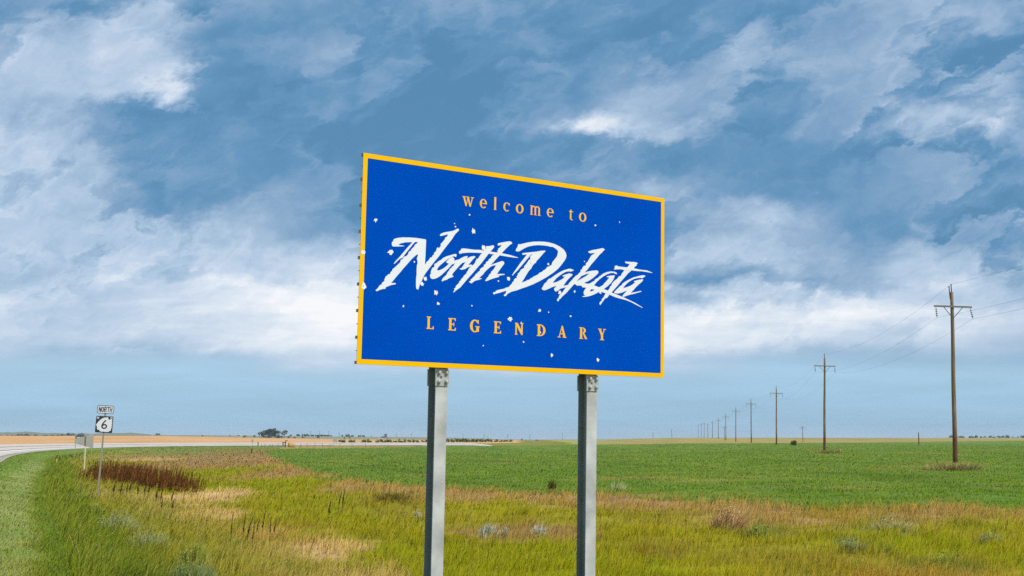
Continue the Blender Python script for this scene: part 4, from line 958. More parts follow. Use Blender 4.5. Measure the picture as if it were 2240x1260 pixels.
# fence along the far road
def fence():
    pts = [at(u, v) for u, v in ((572, 981.3), (579.5, 981), (590.5, 980.8), (595.5, 980.6), (608, 980.4), (645, 980), (657.5, 979.5), (672, 979.3), (688, 979), (705, 979), (722, 978.8), (744, 978.7), (770, 978.5), (800, 978.2))]
    root = empty('wire_fence', (pts[0][0], pts[0][1], 0)); tag(root, 'low wire fence on thin posts between the green field and the road', 'fence')
    o = Vector((pts[0][0], pts[0][1], 0)); tops = []
    for i, (x, y) in enumerate(pts):
        z = gz(x, y); h = 1.0 * random.uniform(.85, 1.05)
        m = MB(); p = Vector((x, y, z)) - o; m.tube([p - Vector((0, 0, .2)), p + Vector((random.uniform(-.05, .05), 0, h))], [.055, .05], 6); m.build('post', M_WOODGREY, root)
        tops.append(p)
    for f in (.35, .62, .9):
        m = MB(); m.tube([p + Vector((0, 0, f)) for p in tops], .008, 4); m.build('wire', M_WIRE, root)
fence()

def brace_and_bale():
    x, y = at(624, 979); z = gz(x, y); k = y / FPX
    root = empty('brace_post', (x, y, z), face_camera(x, y)); tag(root, 'dark leaning fence brace of rough posts in front of a hay bale', 'fence post')
    m = MB(); m.tube([(-.1 * k, 0, -.3), (.3 * k, 0, 7 * k), (1.2 * k, 0, 15.5 * k)], [1.3 * k, 1.15 * k, .9 * k], 8); m.build('post', M_WOODDARK, root)
    m = MB(); m.tube([(-5.2 * k, 0, 3.6 * k), (-5.0 * k, 0, 11.6 * k)], [.95 * k, .8 * k], 8); m.build('post', M_WOODDARK, root)
    m = MB(); m.tube([(-6.8 * k, 0, 10.6 * k), (.7 * k, 0, 10.9 * k)], .95 * k, 8); m.build('rail', M_WOODDARK, root)
    m = MB(); m.tube([(.9 * k, 0, 15.0 * k), (5 * k, .2, 15.6 * k)], [.7 * k, .5 * k], 8); m.build('rail', M_WOODDARK, root)
    m = MB(); m.tube([(-5 * k, 0, 9 * k), (0 * k, .1, 3 * k)], .45 * k, 6); m.build('diagonal_brace', M_WOODDARK, root)
    x2, y2 = x + 7.6 * k, y + 2.5; z2 = gz(x2, y2)
    m = MB(); r = 5.4 * k; n = 26; hw = 6.2 * k
    rr = [.55, .9, .985, 1.0, .99, 1.0, .985, .9, .55]; xs = [-1, -.985, -.9, -.5, 0, .5, .9, .985, 1]
    base = len(m.v)
    for a, s in zip(xs, rr):
        for j in range(n):
            t = 6.283 * j / n; q = r * s * (1 + random.uniform(-.035, .03)); m.v.append((a * hw, q * math.cos(t), r * .93 + q * math.sin(t)))
    for i in range(len(xs) - 1):
        for j in range(n): m.f.append((base + i * n + j, base + (i + 1) * n + j, base + (i + 1) * n + (j + 1) % n, base + i * n + (j + 1) % n))
    m.f.append(tuple(range(base, base + n))); m.f.append(tuple(range(base + (len(xs) - 1) * n, base + len(xs) * n))[::-1])
    o = m.build('hay_bale', M_BALE, None, True); o.location = (x2, y2, z2 - .05); o.rotation_euler = (0, 0, face_camera(x2, y2, .25))
    tag(o, 'round tan hay bale lying behind the dark fence brace', 'hay bale')
brace_and_bale()

# ----------------------------------------------------------------- utility poles and wires
def make_pole(H, arm, double, s=1.0):
    root = empty('utility_pole')
    T = H - .75
    m = MB(); n = 14
    P = [(.012 * math.sin(i * .7), .01 * math.cos(i), -.5 + (T + .5) * i / n) for i in range(n + 1)]
    m.tube(P, [.225 - .075 * i / n for i in range(n + 1)], 14); m.build('shaft', M_POLE, root, True)
    za = H - 2.12
    m = MB(); m.box((0, -.20, za), (arm, .11, .15)); ca = m.build('crossarm', M_WOODGREY, root)
    for sx in (-1, 1):
        m = MB(); m.tube([(sx * arm * .255, -.27, za - .05), (sx * .10, -.20, za - 1.0)], .032, 6); m.build('brace', M_STEELDARK, root)
        m = MB(); bx = sx * (arm / 2 - .17); til = .10 if sx < 0 else .26; Lh = .98
        if not double: til *= .4
        f = lambda q: (bx + til * q, -.20, za - .07 - Lh * q)
        m.tube([f(0), f(.2), f(1)], [.02, .02, .03], 6)
        for q in (.28, .46, .64, .82):
            a, b_, c_ = Vector(f(q - .035)), Vector(f(q)), Vector(f(q + .03)); m.tube([a, b_, c_], [.045, .125, .05], 12)
        m.build('insulator', M_STEELDARK, root, False)
    for i in range(2 if double else 1):
        m = MB(); x0 = -.02 if i == 0 else -.20; zt = H if i == 0 else H - .2
        pts = [(x0 * .9 + .02, 0, T - (.05 if i == 0 else .7)), (x0 - (.02 if i else 0), 0, T + .02), (x0 - (.05 if i else .03), 0, zt - .08)]
        m.tube(pts, [.03, .05, .05], 8); m.tube([pts[2], (pts[2][0], 0, zt)], [.075, .06], 8); m.build('top_insulator', M_STEELDARK, root)
    return root
ORD = ['nearest and tallest utility pole, with two pins on top, in the green field', 'second nearest utility pole, rising from the field beside a dry grass patch', 'third utility pole from the right, at the far edge of the field',
       'fourth utility pole from the right, in dry pasture behind the field', 'fifth utility pole from the right, with a thin bare pole close beside it', 'sixth utility pole from the right, near the top of the rise', 'seventh utility pole from the right, first of the tight far cluster',
       'eighth utility pole from the right, in the far cluster on the rise', 'ninth utility pole from the right, on the crest of the rise', 'tenth utility pole from the right, its foot hidden by the rise', 'eleventh utility pole from the right, behind the crest', 'farthest utility pole, last on the left of the row']
POLE_TOPS = [625, 775, 845, 872, 890, 905, 914, 921, 924.5, 922.5, 924, 927]
PH = []
proto_a = make_pole(16.5, 3.6, True); proto_b = make_pole(16.5, 3.6, False)
for i, (x, y) in enumerate(POLES):
    o = proto_a if i == 0 else (proto_b if i == 1 else copy_tree(proto_b))
    z = gz(x, y)
    ztop = EYE + (961 - POLE_TOPS[i]) * y / FPX * (1.012 if i == 0 else 1.0)
    s = max(.8, min(1.25, (ztop - z) / 16.5)) if i != 0 else (ztop - z) / 16.5
    o.location = (x, y, z); o.scale = (1, 1, s)
    o.rotation_euler = (0, math.radians((1.6, 2.0, 1.5)[i] if i < 3 else 1.0 + .5 * math.sin(i * 2.1)), math.radians(-8) if i else math.radians(2)); PH.append(16.5 * s)
    tag(o, ORD[i], 'utility pole', 'utility poles crossing the field')
bpy.context.view_layer.update()

def wires():
    def anchor(o, p): return o.matrix_world @ Vector(p)
    roots = [proto_a] + sorted([q for q in bpy.data.objects if q.name.startswith('utility_pole') and q is not proto_a and q.parent is None], key=lambda q: q.location.y)
    off = {0: (-1.53, -.2, 13.30), 1: (1.89, -.2, 13.30), 2: (-.05, 0, 16.5)}
    offb = {0: (-1.59, -.2, 13.30), 1: (1.73, -.2, 13.30), 2: (-.05, 0, 16.5)}
    lab = ['left lower power line slung from the crossarm ends', 'right lower power line slung from the crossarm ends', 'topmost power line running over the pole tops']
    for w in range(3):
        pts = [anchor(r, off[w] if i == 0 else offb[w]) for i, r in enumerate(roots[:9])]
        end = pts[0] + Vector(((3, -70, 2.2), (3, -70, 2.6), (3, -70, 1.6))[w])
        chain = [end] + pts; P = []
        for a, b in zip(chain[:-1], chain[1:]):
            n = 24; sag = 1.6 * ((b - a).length / 100) ** 1.2
            for k in range(n):
                t = k / n; q = a.lerp(b, t); q.z -= sag * 4 * t * (1 - t); P.append(q)
        P.append(chain[-1])
        m = MB(); m.tube(P, .0085, 5)
        tag(m.build('power_line', M_WIRE), lab[w], 'power line', 'power lines on the utility poles')
wires()

def thin_pole(u, v0, v1, y, label, group=None, tee=True, r=.13, lean=0.0):
    x = along(u, y); z = gz(x, y); zt = EYE + (961 - v0) * y / FPX; H = max(2, zt - z)
    m = MB(); m.tube([(0, 0, -.3), (lean, 0, H)], [r, r * .8], 6); o = m.build('line_pole', M_POLE if r < .2 else M_WOODGREY)
    o.location = (x, y, z)
    if tee:
        m2 = MB(); m2.box((lean, 0, H - .9 - (H > 12)), (2.6 + (H > 12), .16, .18)); a = m2.build('crossarm', M_WOODGREY, o)
    tag(o, label, 'utility pole', group)
thin_pole(1757, 932, 962, 520, 'thin bare pole with a stub arm between the second and third utility poles', None, True, .14)
thin_pole(2011, 945.5, 968, 330, 'single short grey pole at the far field edge left of the tallest utility pole', None, False, .16)
thin_pole(1586, 932, 962, 640, 'thin grey pole just left of the fifth utility pole', None, True, .15)
thin_pole(1470, 940, 958, 900, 'lone faint thin pole left of the far pole cluster', None, False, .2)
thin_pole(1429, 946, 960, 1100, 'faintest thin pole on the horizon right of the welcome sign', None, False, .22)
for u, v0 in ((680, 944), (699.5, 943), (719.5, 944), (742, 947), (761, 949), (789.5, 952), (813, 953), (867, 950.5), (900, 949.5), (1013, 949), (1059, 950), (1067.5, 955), (1111, 950), (1159.5, 950), (1230.5, 948)):
    thin_pole(u, v0, 959, 1900, 'tiny faint pole of the distant power line along the horizon', 'distant power line poles on the horizon', True, .38)

# ----------------------------------------------------------------- trees, shrubs, weeds
def leaf_cloud(centres, n, size, tints, rnd, flat=.75):
    """many small leaf faces through a set of (centre, radius) lobes"""
    w = np.array([c[1] ** 2 for c in centres]); w = w / w.sum()
    idx = rnd.choice(len(centres), n, p=w)
    dirs = rnd.normal(0, 1, (n, 3)); dirs /= np.linalg.norm(dirs, axis=1)[:, None]
    rad = np.clip(rnd.normal(.82, .22, n), .1, 1.12)
    C = np.array([c[0] for c in centres])[idx]; R_ = np.array([c[1] for c in centres])[idx]
    P = C + dirs * (R_ * rad)[:, None] * np.array([1, 1, flat])
    a = rnd.normal(0, 1, (n, 3)); a /= np.linalg.norm(a, axis=1)[:, None]
    b = np.cross(a, rnd.normal(0, 1, (n, 3))); b /= np.linalg.norm(b, axis=1)[:, None] + 1e-9
    s = size * rnd.uniform(.6, 1.4, n)[:, None]
    V = np.stack([P - a * s, P + b * s * .55, P + a * s, P - b * s * .55], 1).reshape(-1, 3)
    k = np.arange(n)[:, None] * 4
    T = np.concatenate([k + [[0, 1, 2]], k + [[0, 2, 3]]], 1).reshape(-1, 3)
    lob = rnd.uniform(.75, 1.25, len(centres))[idx]
    tt = np.array(tints)[rnd.integers(0, len(tints), n)] * (lob * rnd.uniform(.7, 1.3, n))[:, None]
    return V, T, np.repeat(tt, 4, 0)

DARKG = [rgb(70, 84, 62, .6), rgb(58, 74, 58, .6), rgb(84, 96, 62, .6)]
GREYG = [rgb(118, 128, 70, .7), rgb(96, 110, 56, .7), rgb(140, 140, 84, .7)]
def make_tree(h, w, lobes, n, leaf, tints, seed, trunk=.3, fork=3):
    rnd = np.random.default_rng(seed); root = empty('tree')
    m = MB(); top = h * .75
    m.tube([(0, 0, -.4), (.1, 0, h * trunk), (.15, .1, top)], [h * .035, h * .028, h * .006], 8)
    for k in range(fork):
        t = 6.283 * k / fork + rnd.uniform(0, 1); z = h * trunk * rnd.uniform(.7, 1.3)
        m.tube([(.1, 0, z), (math.cos(t) * w * .22, math.sin(t) * w * .22, z + h * .22), (math.cos(t) * w * .36, math.sin(t) * w * .36, z + h * .42)], [h * .02, h * .013, h * .004], 6)
    m.build('trunk', M_BARK, root)
    V, T, C = leaf_cloud(lobes, n, leaf, tints, rnd); big_mesh('crown', V, T, C, M_LEAF, root)
    return root
def dome(h, w, k, seed, z0=.2, rmin=.16, rmax=.3, up=1.0):
    rnd = np.random.default_rng(seed); L_ = []
    for i in range(k):
        t = rnd.uniform(0, 6.283); q = math.sqrt(rnd.uniform(0, 1)); zz = z0 + (1 - z0 - .12) * rnd.uniform(0, 1) ** .8 * (1 - .45 * q * q * up)
        L_.append(((math.cos(t) * q * w * .4, math.sin(t) * q * w * .4, zz * h), w * rnd.uniform(rmin, rmax)))
    return L_
TY = 1180.0; kx = TY / FPX
def place(o, u, y, rz=0, s=1.0, dz=0):
    x = along(u, y); o.location = (x, y, gz(x, y) + dz); o.rotation_euler = (0, 0, rz); o.scale = (s, s, s)
def tree_at(u, vtop, wpx, y, seed, label, vb=960, group='trees of the far grove', lobes=9, n=700, z0=.2, tints=DARKG, rmin=.16, rmax=.28, leaf=None):
    k = y / FPX; x = along(u, y); z = gz(x, y); h = EYE + (959.8 - vtop) * k - z; w = wpx * k
    o = make_tree(h, w, dome(h, w, lobes, seed, z0, rmin, rmax), n, leaf or max(.18, w * .05), tints, seed)
    place(o, u, y); tag(o, label, 'tree', group); return o
tree_at(588, 937, 20, 1180, 21, 'broadest dark tree in the middle of the far grove', lobes=16, n=2000, z0=.2)
tree_at(601, 936.5, 18, 1200, 22, 'tall rounded tree on the right half of the far grove', lobes=13, n=1700, z0=.2)
tree_at(577, 939, 14, 1190, 23, 'tree forming the left shoulder of the far grove', lobes=10, n=1200)
tree_at(567, 942.5, 9, 1170, 24, 'small tree at the left end of the far grove', lobes=7, n=420)
tree_at(610, 942, 10, 1170, 25, 'lower tree closing the right side of the far grove', lobes=7, n=420)
tree_at(622, 935, 15, 1180, 26, 'separate upright tree with a forked open crown right of the grove', lobes=9, n=520, z0=.3, rmin=.10, rmax=.19)
for i, (u, vt, w, lab) in enumerate(((536, 950, 9, 'round bush left of the far grove'), (556, 950.5, 8, 'bush just below the left end of the grove'), (576, 951, 14, 'undergrowth under the left shoulder of the grove'), (590, 951, 16, 'undergrowth under the middle of the grove'), (605, 951, 15, 'undergrowth under the right half of the grove'), (617, 952, 11, 'bush between the grove and the forked tree'), (632, 952.5, 9, 'bush at the foot of the forked tree'), (645, 954, 7, 'dark bush right of the forked tree'), (664, 953, 8, 'bushy dark clump farther right of the forked tree'), (697, 954, 9, 'low bush under the faint poles'), (754, 955, 5, 'small dark bush beyond the grey board'), (765, 953.5, 5, 'small round tree right of the grey board'))):
    tree_at(u, vt, w, 1160 if i < 8 else 1300, 40 + i, lab, lobes=7, n=320, z0=.0, group='bushes near the far grove')
tree_at(345, 946.5, 9, 1150, 61, 'lone round tree on the crest of the wheat hill', lobes=7, n=400, z0=.25, group='lone trees on the horizon')
tree_at(443, 951.5, 5, 1150, 62, 'tiny bush on the skyline right of the lone round tree', lobes=4, n=150, group='lone trees on the horizon')
tree_at(503, 949, 3, 1150, 63, 'narrow upright tree left of the far grove', lobes=4, n=120, z0=.4, group='lone trees on the horizon')
tree_at(843.5, 949, 12, 1100, 64, 'round tree standing behind the white roofed farm building', lobes=8, n=500, z0=.15, group='lone trees on the horizon')
tree_at(1141, 956.5, 5, 1000, 65, 'little dark tree on the skyline between the sign posts', lobes=4, n=160, z0=.1, group='lone trees on the horizon')
tree_at(1175, 959.8, 6, 1000, 66, 'flat dark bush on the skyline near the right sign post', lobes=4, n=120, z0=.1, group='lone trees on the horizon')
o = tree_at(1736, 958.5, 15, 300, 67, 'round green bush beside the third utility pole', lobes=8, n=700, z0=.05, tints=[rgb(104, 118, 54, 1.0), rgb(90, 106, 48, 1.0), rgb(120, 126, 64, 1.0)])

# farm buildings
def building(u, y, w, d, h, hr, name, label, rz=.15):
    x = along(u, y); z = gz(x, y); root = empty(name, (x, y, z - .3), rz); tag(root, label, 'building'); h += .3
    m = MB(); m.box((0, 0, h / 2), (w, d, h)); W_ = m.build('wall', M_WALLW, root)
    m = MB(); e = .4
    P = [(-w / 2 - e, h - .12), (0, h + hr), (w / 2 + e, h - .12), (w / 2 + e, h + .06), (0, h + hr + .2), (-w / 2 - e, h + .06)]
    m.plate(P[:3][::1] + P[3:], -d / 2 - e, d / 2 + e); m.build('roof', M_ROOFW, root)
    m = MB(); m.plate([(-w / 2, h - .1), (w / 2, h - .1), (0, h + hr - .05)], -d / 2 - .01, d / 2); m.build('gable', M_WOODGREY, root)
    for sx in (-.28, .22):
        m = MB(); m.box((sx * w, -d / 2 - .03, h * .5), (w * .14, .06, h * .32)); m.build('window', M_PANE, root)
    m = MB(); m.box((-.02 * w, -d / 2 - .03, h * .36), (w * .12, .06, h * .7)); m.build('door', M_WOODGREY, root)
building(836, 1020, 6.8, 9, 1.7, 1.5, 'farm_building', 'low white roofed farm building in front of the round tree')
building(523, 1190, 4.2, 6, 1.6, .9, 'farm_shed', 'tiny pale shed at the left end of the far grove', .1)

# hedge of young shrubs along the far side of the road
def shrub_mesh(seed, n=170):
    rnd = np.random.default_rng(seed); o = empty('roadside_shrub')
    V, T, C = leaf_cloud(dome(1.15, 1.1, 6, seed, .1, .2, .3), n, .12, [rgb(106, 122, 58, .75), rgb(88, 106, 46, .75), rgb(126, 132, 70, .75)], rnd, 1.0); big_mesh('foliage', V, T, C, M_LEAF, o)
    m = MB(); m.tube([(0, 0, -.3), (.03, 0, .6)], [.04, .02], 5); m.tube([(0, 0, .1), (.2, .1, .7)], [.02, .01], 5); m.build('stem', M_BARK, o)
    return o
protos = [shrub_mesh(s) for s in (71, 72, 73)]
rr = random.Random(3); k = 0
xs = [746, 750, 755, 762, 768, 774]; xs += [794, 799, 806, 811] + list(np.arange(822, 935, 5.0)) + list(np.arange(935, 1122, 3.4))
for u in xs:
    u = u + rr.uniform(-2, 2); t = (u - 820) / 300
    y = 322 + max(0, t) * 150 + rr.uniform(-6, 12)
    o = protos[k] if k < 3 else copy_tree(protos[k % 3]); k += 1
    place(o, u, y, rr.uniform(0, 6), 1); s = rr.uniform(.6, 1.1) * (1.3 if 935 < u < 1070 else 1.0); o.scale = (s * 1.25, s * 1.25, s)
    tag(o, 'small green shrub in the ragged hedge along the far road', 'shrub', 'young shrubs along the far side of the road')

# far dark tree belts that read as one mass
def belt(name, u0, u1, y, n, hmin, hmax, label, seed, gap=0):
    rnd = np.random.default_rng(seed); Lb = []
    u = rnd.uniform(u0, u1, n)
    g = .5 + .5 * np.sin(u * .09 + seed) * np.sin(u * .031 + 2 * seed)
    for a, q in zip(u, g):
        if q < gap: continue
        x = along(a, y); h = hmin + (hmax - hmin) * q * rnd.uniform(.5, 1.1); yy = y + rnd.uniform(-40, 40)
        Lb.append(((x, yy, gz(x, y) + h * .5), h * .55))
    V, T, C = leaf_cloud(Lb, len(Lb) * 26, .9 * y / 1800, [rgb(62, 76, 62, .6), rgb(74, 84, 66, .6)], rnd, 1.0)
    tag(big_mesh(name, V, T, C, M_LEAF), label, 'trees', kind='stuff')
belt('tree_belt', -60, 200, 1900, 120, 2, 6, 'thin dark belt of far trees above the wheat on the left', 3, .22)
belt('tree_belt', 2090, 2330, 1500, 70, 2, 5, 'thin dark belt of far trees on the right horizon', 5, .3)
belt('tree_belt', 640, 800, 2000, 60, 1.5, 3.5, 'low far tree line on the horizon behind the grove', 8, .3)

# far hills
def hills():
    y = 3000.0; n = 160; us = np.linspace(-420, 620, n); V = []
    prof = np.interp(us, [-420, -200, 0, 60, 130, 200, 240, 270, 295, 330, 420, 620], [949, 947, 947.5, 945.2, 948.5, 949, 948, 946.4, 947.5, 951.5, 953, 957])
    for i, u in enumerate(us):
        x = (u - 1120) / FPX * y; h = EYE + (959.6 - prof[i]) * y / FPX + 1.2 * math.sin(u * .11) + .6 * math.sin(u * .31)
        V += [(x, y - 700, -2), (x, y - 200, h * .62), (x, y, h), (x, y + 700, -2)]
    F = []
    for i in range(n - 1):
        for r in range(3): F.append((i * 4 + r, (i + 1) * 4 + r, (i + 1) * 4 + r + 1, i * 4 + r + 1))
    m = MB(); m.v = V; m.f = F
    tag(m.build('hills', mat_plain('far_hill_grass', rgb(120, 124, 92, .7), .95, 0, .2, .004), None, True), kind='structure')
hills()

def tuft(name, u, v, wpx, hpx, n, tints, label, cat, seed, lean=.25, leaf=.0, spread=.8, group=None, tip=1.2, stems=True):
    """a bunch of thin upright blades and leaves on its own stalks"""
    rnd = np.random.default_rng(seed); x, y = at(u, v, .16); z = gz(x, y); k = y / FPX; w, h = wpx * k, hpx * k * 1.35
    root = empty(name, (x, y, z)); tag(root, label, cat, group)
    a = rnd.uniform(0, 6.283, n); q = np.sqrt(rnd.uniform(0, 1, n))
    bx, by = np.cos(a) * q * w * .5 * spread, np.sin(a) * q * w * .5 * spread
    lob = .72 + .28 * np.sin(2 * a + seed) + .22 * np.sin(5 * a + 2.3 * seed)
    bx, by = bx * (.75 + .35 * lob), by * (.75 + .35 * lob)
    hh = h * rnd.uniform(.35, 1.12, n) * (1 - .45 * q ** 2) * (.7 + .4 * lob)
    th = rnd.uniform(0, math.pi, n); bw = max(.008, 1.0 * k) * rnd.uniform(.6, 1.3, n)
    wx, wy = np.cos(th) * bw / 2, np.sin(th) * bw / 2
    tx, ty = bx * (1 + .5 * (1 - spread)) + np.cos(a) * q * w * .18 + lean * hh * rnd.normal(.6, .5, n), by + np.sin(a) * q * w * .18
    o_ = np.zeros(n)
    V = np.stack([np.stack([bx - wx, by - wy, o_ - .05], -1), np.stack([bx + wx, by + wy, o_ - .05], -1), np.stack([(bx + tx) / 2 - wx, (by + ty) / 2 - wy, hh * .6], -1), np.stack([(bx + tx) / 2 + wx, (by + ty) / 2 + wy, hh * .6], -1), np.stack([tx, ty, hh], -1)], 1).reshape(-1, 3)
    kk = np.arange(n)[:, None] * 5
    T = np.concatenate([kk + [[0, 1, 3]], kk + [[0, 3, 2]], kk + [[2, 3, 4]]], 1).reshape(-1, 3)
    t = np.array(tints)[rnd.integers(0, len(tints), n)] * rnd.uniform(.75, 1.25, n)[:, None]
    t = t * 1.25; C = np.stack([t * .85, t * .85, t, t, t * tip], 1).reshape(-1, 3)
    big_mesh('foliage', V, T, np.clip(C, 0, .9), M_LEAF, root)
    if leaf:
        V, T, C = leaf_cloud(dome(h, w, 9, seed + 1, .1, .16, .26), int(n * .8), leaf * k * 2, tints, rnd, 1.0); big_mesh('leaves', V, T, np.clip(C * 1.05, 0, .9), M_LEAF, root)
    if stems:
        m = MB()
        for i in range(5):
            t = 6.283 * i / 5; m.tube([(0, 0, -.1), (math.cos(t) * w * .2, math.sin(t) * w * .2, h * .5)], [1.0 * k, .4 * k], 5)
        m.build('stem', M_STALK, root)
    return root
SILV = [rgb(178, 180, 162, .8), rgb(150, 158, 140, .8), rgb(196, 194, 180, .8), rgb(120, 136, 106, .8)]
PALE = [rgb(190, 182, 158, .8), rgb(170, 160, 130, .8)]
SGRN = [rgb(122, 130, 50, 1.1), rgb(110, 120, 44, 1.1), rgb(138, 138, 62, 1.1), rgb(98, 106, 38, 1.05)]
SGRY = [rgb(138, 142, 92, .9), rgb(122, 128, 72, .9), rgb(152, 152, 108, .9), rgb(108, 116, 56, .9)]
TUMB = [rgb(196, 160, 108, .85), rgb(160, 124, 76, .85), rgb(110, 80, 42, .8), rgb(206, 172, 120, .85)]
tuft('sagebrush', 1067, 1166, 36, 27, 300, SILV, 'largest silver sagebrush clump between the two sign posts', 'sagebrush', 101, .15, .9)
tuft('sagebrush', 1103, 1164, 16, 20, 110, SILV, 'small pale sagebrush just right of the largest silver clump', 'sagebrush', 102, .15, .8)
tuft('sagebrush', 1180, 1162, 30, 22, 220, SILV, 'silver sagebrush clump nearer the right sign post', 'sagebrush', 103, .15, .9)
tuft('sagebrush', 914, 1123, 20, 14, 140, PALE, 'pale dry tuft close to the left sign post', 'shrub', 104, .2, .8)
tuft('tumbleweed', 1590, 1150, 84, 44, 900, TUMB, 'big tan and rust dry bush in the brown grass right of the sign', 'dry bush', 105, .75, 1.0)
tuft('weed_bush', 1660, 1168, 60, 30, 520, SGRN, 'grey green bush touching the right of the big dry bush', 'bush', 106, .1, 1.2)
tuft('rush_clump', 1207, 1065, 17, 19, 260, [rgb(70, 76, 16, .7), rgb(58, 62, 12, .7), rgb(84, 94, 26, .7)], 'dark green rush clump at the near edge of the crop', 'bush', 107, .1, 0, .8)
tuft('grass_tuft', 1350, 1066, 34, 16, 160, [rgb(176, 176, 128, .8), rgb(150, 158, 104, .8)], 'pale feathery grass tuft at the crop edge right of the sign post', 'grass tuft', 108, .5)
tuft('grass_tuft', 2086, 1024, 100, 15, 620, [rgb(130, 120, 60, .8), rgb(164, 142, 88, .8), rgb(98, 98, 44, .8), rgb(176, 156, 110, .8)], 'unmown weeds ringing the foot of the nearest utility pole', 'grass tuft', 109, .2, .5, 1.0)
tuft('grass_tuft', 1806, 989, 54, 7, 200, [rgb(118, 112, 52, .8), rgb(150, 134, 76, .8)], 'dry weeds around the foot of the second utility pole', 'grass tuft', 110, .2, .4, 1.0)
tuft('weed_bush', 1836, 988, 9, 8, 90, [rgb(200, 170, 116, .8), rgb(176, 150, 96, .8)], 'small tan mound right of the second utility pole', 'bush', 111, .1, .6)
tuft('sagebrush', 258, 1150, 80, 34, 700, SGRY, 'long grey green sagebrush on the slope below the route sign', 'sagebrush', 112, .25, 1.1)
tuft('sagebrush', 320, 1186, 84, 34, 700, SGRY, 'grey sagebrush farther down the slope from the route sign', 'sagebrush', 113, .25, 1.1)
tuft('weed_bush', 425, 1222, 64, 44, 620, SGRN, 'dark green leafy weed bush at the bottom left', 'bush', 114, .15, 1.2)
tuft('weed_bush', 420, 1256, 90, 42, 700, [rgb(110, 128, 72, .8), rgb(92, 112, 56, .8), rgb(134, 146, 96, .8)], 'wide leafy bush cut by the bottom edge of the picture', 'bush', 115, .15, 1.2)
tuft('weed_bush', 208, 1112, 36, 20, 240, SGRN, 'leafy weed bush at the foot of the route sign', 'bush', 116, .15, 1.0)
tuft('weed_bush', 1866, 1194, 54, 28, 220, SGRY, 'upright green weed bush near the lower right', 'bush', 117, .15, 1.1)
tuft('weed_bush', 2068, 1224, 90, 24, 360, SGRN, 'low green weed patch under the lower right grass', 'bush', 118, .15, 1.1)
tuft('sagebrush', 2166, 1174, 56, 22, 220, SGRY, 'pale blue green sagebrush near the right edge', 'sagebrush', 119, .15, 1.1)
tuft('sagebrush', 1952, 1148, 96, 18, 420, [rgb(160, 156, 110, .8), rgb(140, 140, 90, .8), rgb(180, 172, 132, .8)], 'wide pale grey shrub in the brown grass below the nearest utility pole', 'sagebrush', 120, .25, 1.0)
tuft('weed_bush', 860, 1088, 64, 16, 360, [rgb(120, 108, 44, .75), rgb(100, 90, 34, .75)], 'olive brown hump of weeds left of the left sign post', 'bush', 121, .3, .8)
tuft('weed_bush', 1440, 1120, 30, 10, 140, SGRN, 'small grey green weed right of the right sign post', 'bush', 122, .2, .8)

# ----------------------------------------------------------------- dock: tall brown seed stalks
def dock_stalk(h, seed, k, heavy=1.0):
    rnd = random.Random(seed); root = empty('dock_weed')
    bend = rnd.uniform(.05, .22) * h; P = [(bend * (t / 6) ** 2, 0, -.1 + (h + .1) * t / 6) for t in range(7)]
    m = MB(); m.tube(P, [.5 * k] * 4 + [.4 * k, .3 * k, .15 * k], 5); m.build('stem', M_STALK, root)
    m = MB(); n = 26
    for i in range(n):
        t = .48 + .52 * i / n; p = Vector((bend * t * t, 0, h * t)); r = 1.15 * k * (1.15 - .75 * (t - .48) / .52) * rnd.uniform(.5, 1.2) * heavy
        a = rnd.uniform(0, 6.283); q = p + Vector((math.cos(a), math.sin(a), 0)) * r * .5
        base = len(m.v)
        for d_ in ((r, 0, 0), (0, r, 0), (-r, 0, 0), (0, -r, 0), (0, 0, r * 1.5), (0, 0, -r * 1.5)): m.v.append(tuple(q + Vector(d_)))
        for f in ((0, 1, 4), (1, 2, 4), (2, 3, 4), (3, 0, 4), (1, 0, 5), (2, 1, 5), (3, 2, 5), (0, 3, 5)): m.f.append(tuple(base + j for j in f))
    m.build('seed_head', M_SEED, root); return root
DOCK = [(503, 1198, 66, 'leftmost tall dark dock stalk of the group in the middle of the ditch'), (531, 1190, 60, 'dock stalk with a bent tip second in the middle group'), (540, 1186, 50, 'thin dock stalk beside the bent tipped one'), (551, 1206, 62, 'dock stalk rooted lowest in the middle group'), (561, 1170, 26, 'short dock stalk in the middle group'), (572, 1180, 60, 'tallest dock stalk in the middle group, curved at the top'), (590, 1175, 32, 'small dock stalk right of the tallest one'), (598, 1170, 24, 'last small dock stalk on the right of the middle group'),
        (718, 1140, 42, 'lone leaning dock stalk left of the paired stalks'), (740, 1120, 40, 'left stalk of the pair nearer the left sign post'), (748, 1118, 40, 'right stalk of the pair nearer the left sign post'),
        (247, 1084, 26, 'leftmost dock stalk over the pale grass'), (263, 1084, 24, 'second dock stalk over the pale grass'), (276, 1088, 32, 'thick dock stalk over the pale grass'), (283, 1080, 22, 'leaning dock stalk over the pale grass'), (300, 1084, 26, 'middle dock stalk over the pale grass'), (314, 1090, 34, 'tall dock stalk over the pale grass'), (323, 1086, 24, 'dock stalk right of the tall one over the pale grass'), (341, 1096, 20, 'short dock stalk over the pale grass'), (350, 1100, 26, 'drooping dock stalk over the pale grass'), (373, 1106, 30, 'rightmost tall dock stalk over the pale grass'), (352, 1118, 24, 'lower dock stalk at the edge of the pale grass'), (375, 1120, 24, 'lowest right dock stalk at the edge of the pale grass')]
for i, (u, v, hp, lab) in enumerate(DOCK):
    x, y = at(u, v, .12); k = y / FPX; o = dock_stalk(hp * k * 1.15 + .12, 200 + i, k * 1.25, 1.15); o.location = (x, y, gz(x, y)); o.rotation_euler = (0, 0, random.uniform(-.5, .5)); tag(o, lab, 'weed', 'brown dock stalks standing in the ditch')

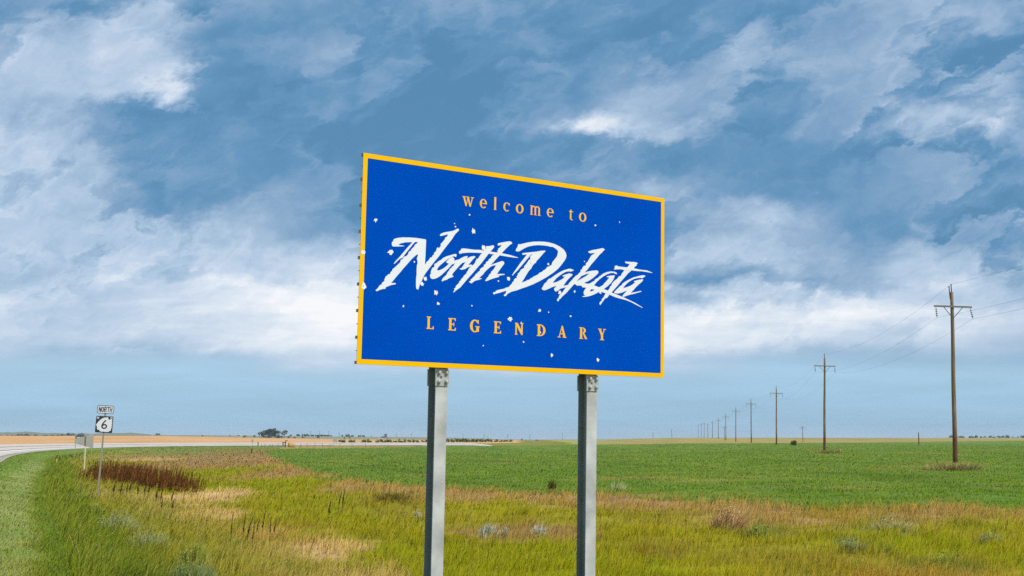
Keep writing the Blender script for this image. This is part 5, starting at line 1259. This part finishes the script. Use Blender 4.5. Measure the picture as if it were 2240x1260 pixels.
def thicket():
    """the dark red mass of dock: far too many stalks to count"""
    rnd = random.Random(77); V = []; T = []; C = []
    outline = [(172, 1050), (200, 1056), (240, 1060), (300, 1066), (360, 1076), (410, 1082), (450, 1082)]
    n = 0
    while n < 1200:
        u = rnd.triangular(160, 456, 300); vb = np.interp(u, [p[0] for p in outline], [p[1] for p in outline])
        v = vb - rnd.uniform(0, 20) * (1 if u > 190 else .4)
        x, y = at(u, v); k = y / FPX; h = rnd.uniform(17, 37) * k * (1 if 200 < u < 430 else .72); z = gz(x, y); n += 1
        bend = rnd.gauss(.14, .08) * h; col = [rgb(108, 66, 24, .8), rgb(88, 54, 18, .8), rgb(128, 86, 40, .8), rgb(74, 44, 14, .8)][rnd.randrange(4)]
        for j in range(7):
            t = .18 + .82 * j / 6; r = k * 1.25 * (1.2 - .75 * t) * rnd.uniform(.6, 1.3); a = rnd.uniform(0, 3.14)
            p = Vector((x + bend * t * t, y, z + h * t)); b = len(V); dx, dy = math.cos(a) * r, math.sin(a) * r
            V += [(p.x - dx, p.y - dy, p.z), (p.x + dx, p.y + dy, p.z), (p.x, p.y, p.z + h * .13), (p.x, p.y, p.z - h * .13)]
            T += [(b, b + 1, b + 2), (b, b + 3, b + 1)]; C += [col] * 4
        b = len(V); V += [(x - .4 * k, y, z), (x + .4 * k, y, z), (x + bend, y, z + h)]; T.append((b, b + 1, b + 2)); C += [rgb(110, 70, 30, .7)] * 3
    tag(big_mesh('dock_thicket', np.array(V), np.array(T), np.array(C), M_LEAF), 'dense dark red brown thicket of dock stalks in the left ditch', 'weeds', kind='stuff')
thicket()

# ----------------------------------------------------------------- air
def haze():
    m = MB(); m.box((0, 0, 8.25), (10600, 10600, 28.5))
    mt = bpy.data.materials.new('haze_air'); mt.use_nodes = True; nt = mt.node_tree
    nt.nodes.remove(nt.nodes['Principled BSDF'])
    v = N(nt, 'ShaderNodeVolumePrincipled'); v.inputs['Color'].default_value = (.66, .84, 1, 1); v.inputs['Density'].default_value = HAZE; v.inputs['Anisotropy'].default_value = 0
    v.inputs['Density Attribute'].default_value = ''; v.inputs['Color Attribute'].default_value = ''; v.inputs['Temperature Attribute'].default_value = ''
    try: mt.cycles.homogeneous_volume = True; mt.cycles.volume_sampling = VSAMP
    except Exception: pass
    L(nt, v.outputs[0], nt.nodes['Material Output'].inputs['Volume'])
    tag(m.build('haze', mt), 'thin blue air haze over the whole plain', 'haze', kind='stuff')
HAZE = 0.85e-4
VSAMP = 'MULTIPLE_IMPORTANCE'
USE_HAZE = True
if USE_HAZE: haze()

# ----------------------------------------------------------------- render settings
SC.view_settings.view_transform = 'Standard'; SC.view_settings.look = 'None'; SC.view_settings.gamma = 1; SC.view_settings.exposure = EXPO
SC.view_settings.use_curve_mapping = False
SC.cycles.max_bounces = 5; SC.cycles.diffuse_bounces = 3; SC.cycles.transmission_bounces = 3; SC.cycles.volume_bounces = 0
SC.cycles.use_denoising = False; SC.cycles.denoiser = 'OPENIMAGEDENOISE'; SC.cycles.denoising_input_passes = 'RGB_ALBEDO_NORMAL'
SC.cycles.sample_clamp_indirect = 6
SC.render.film_transparent = False
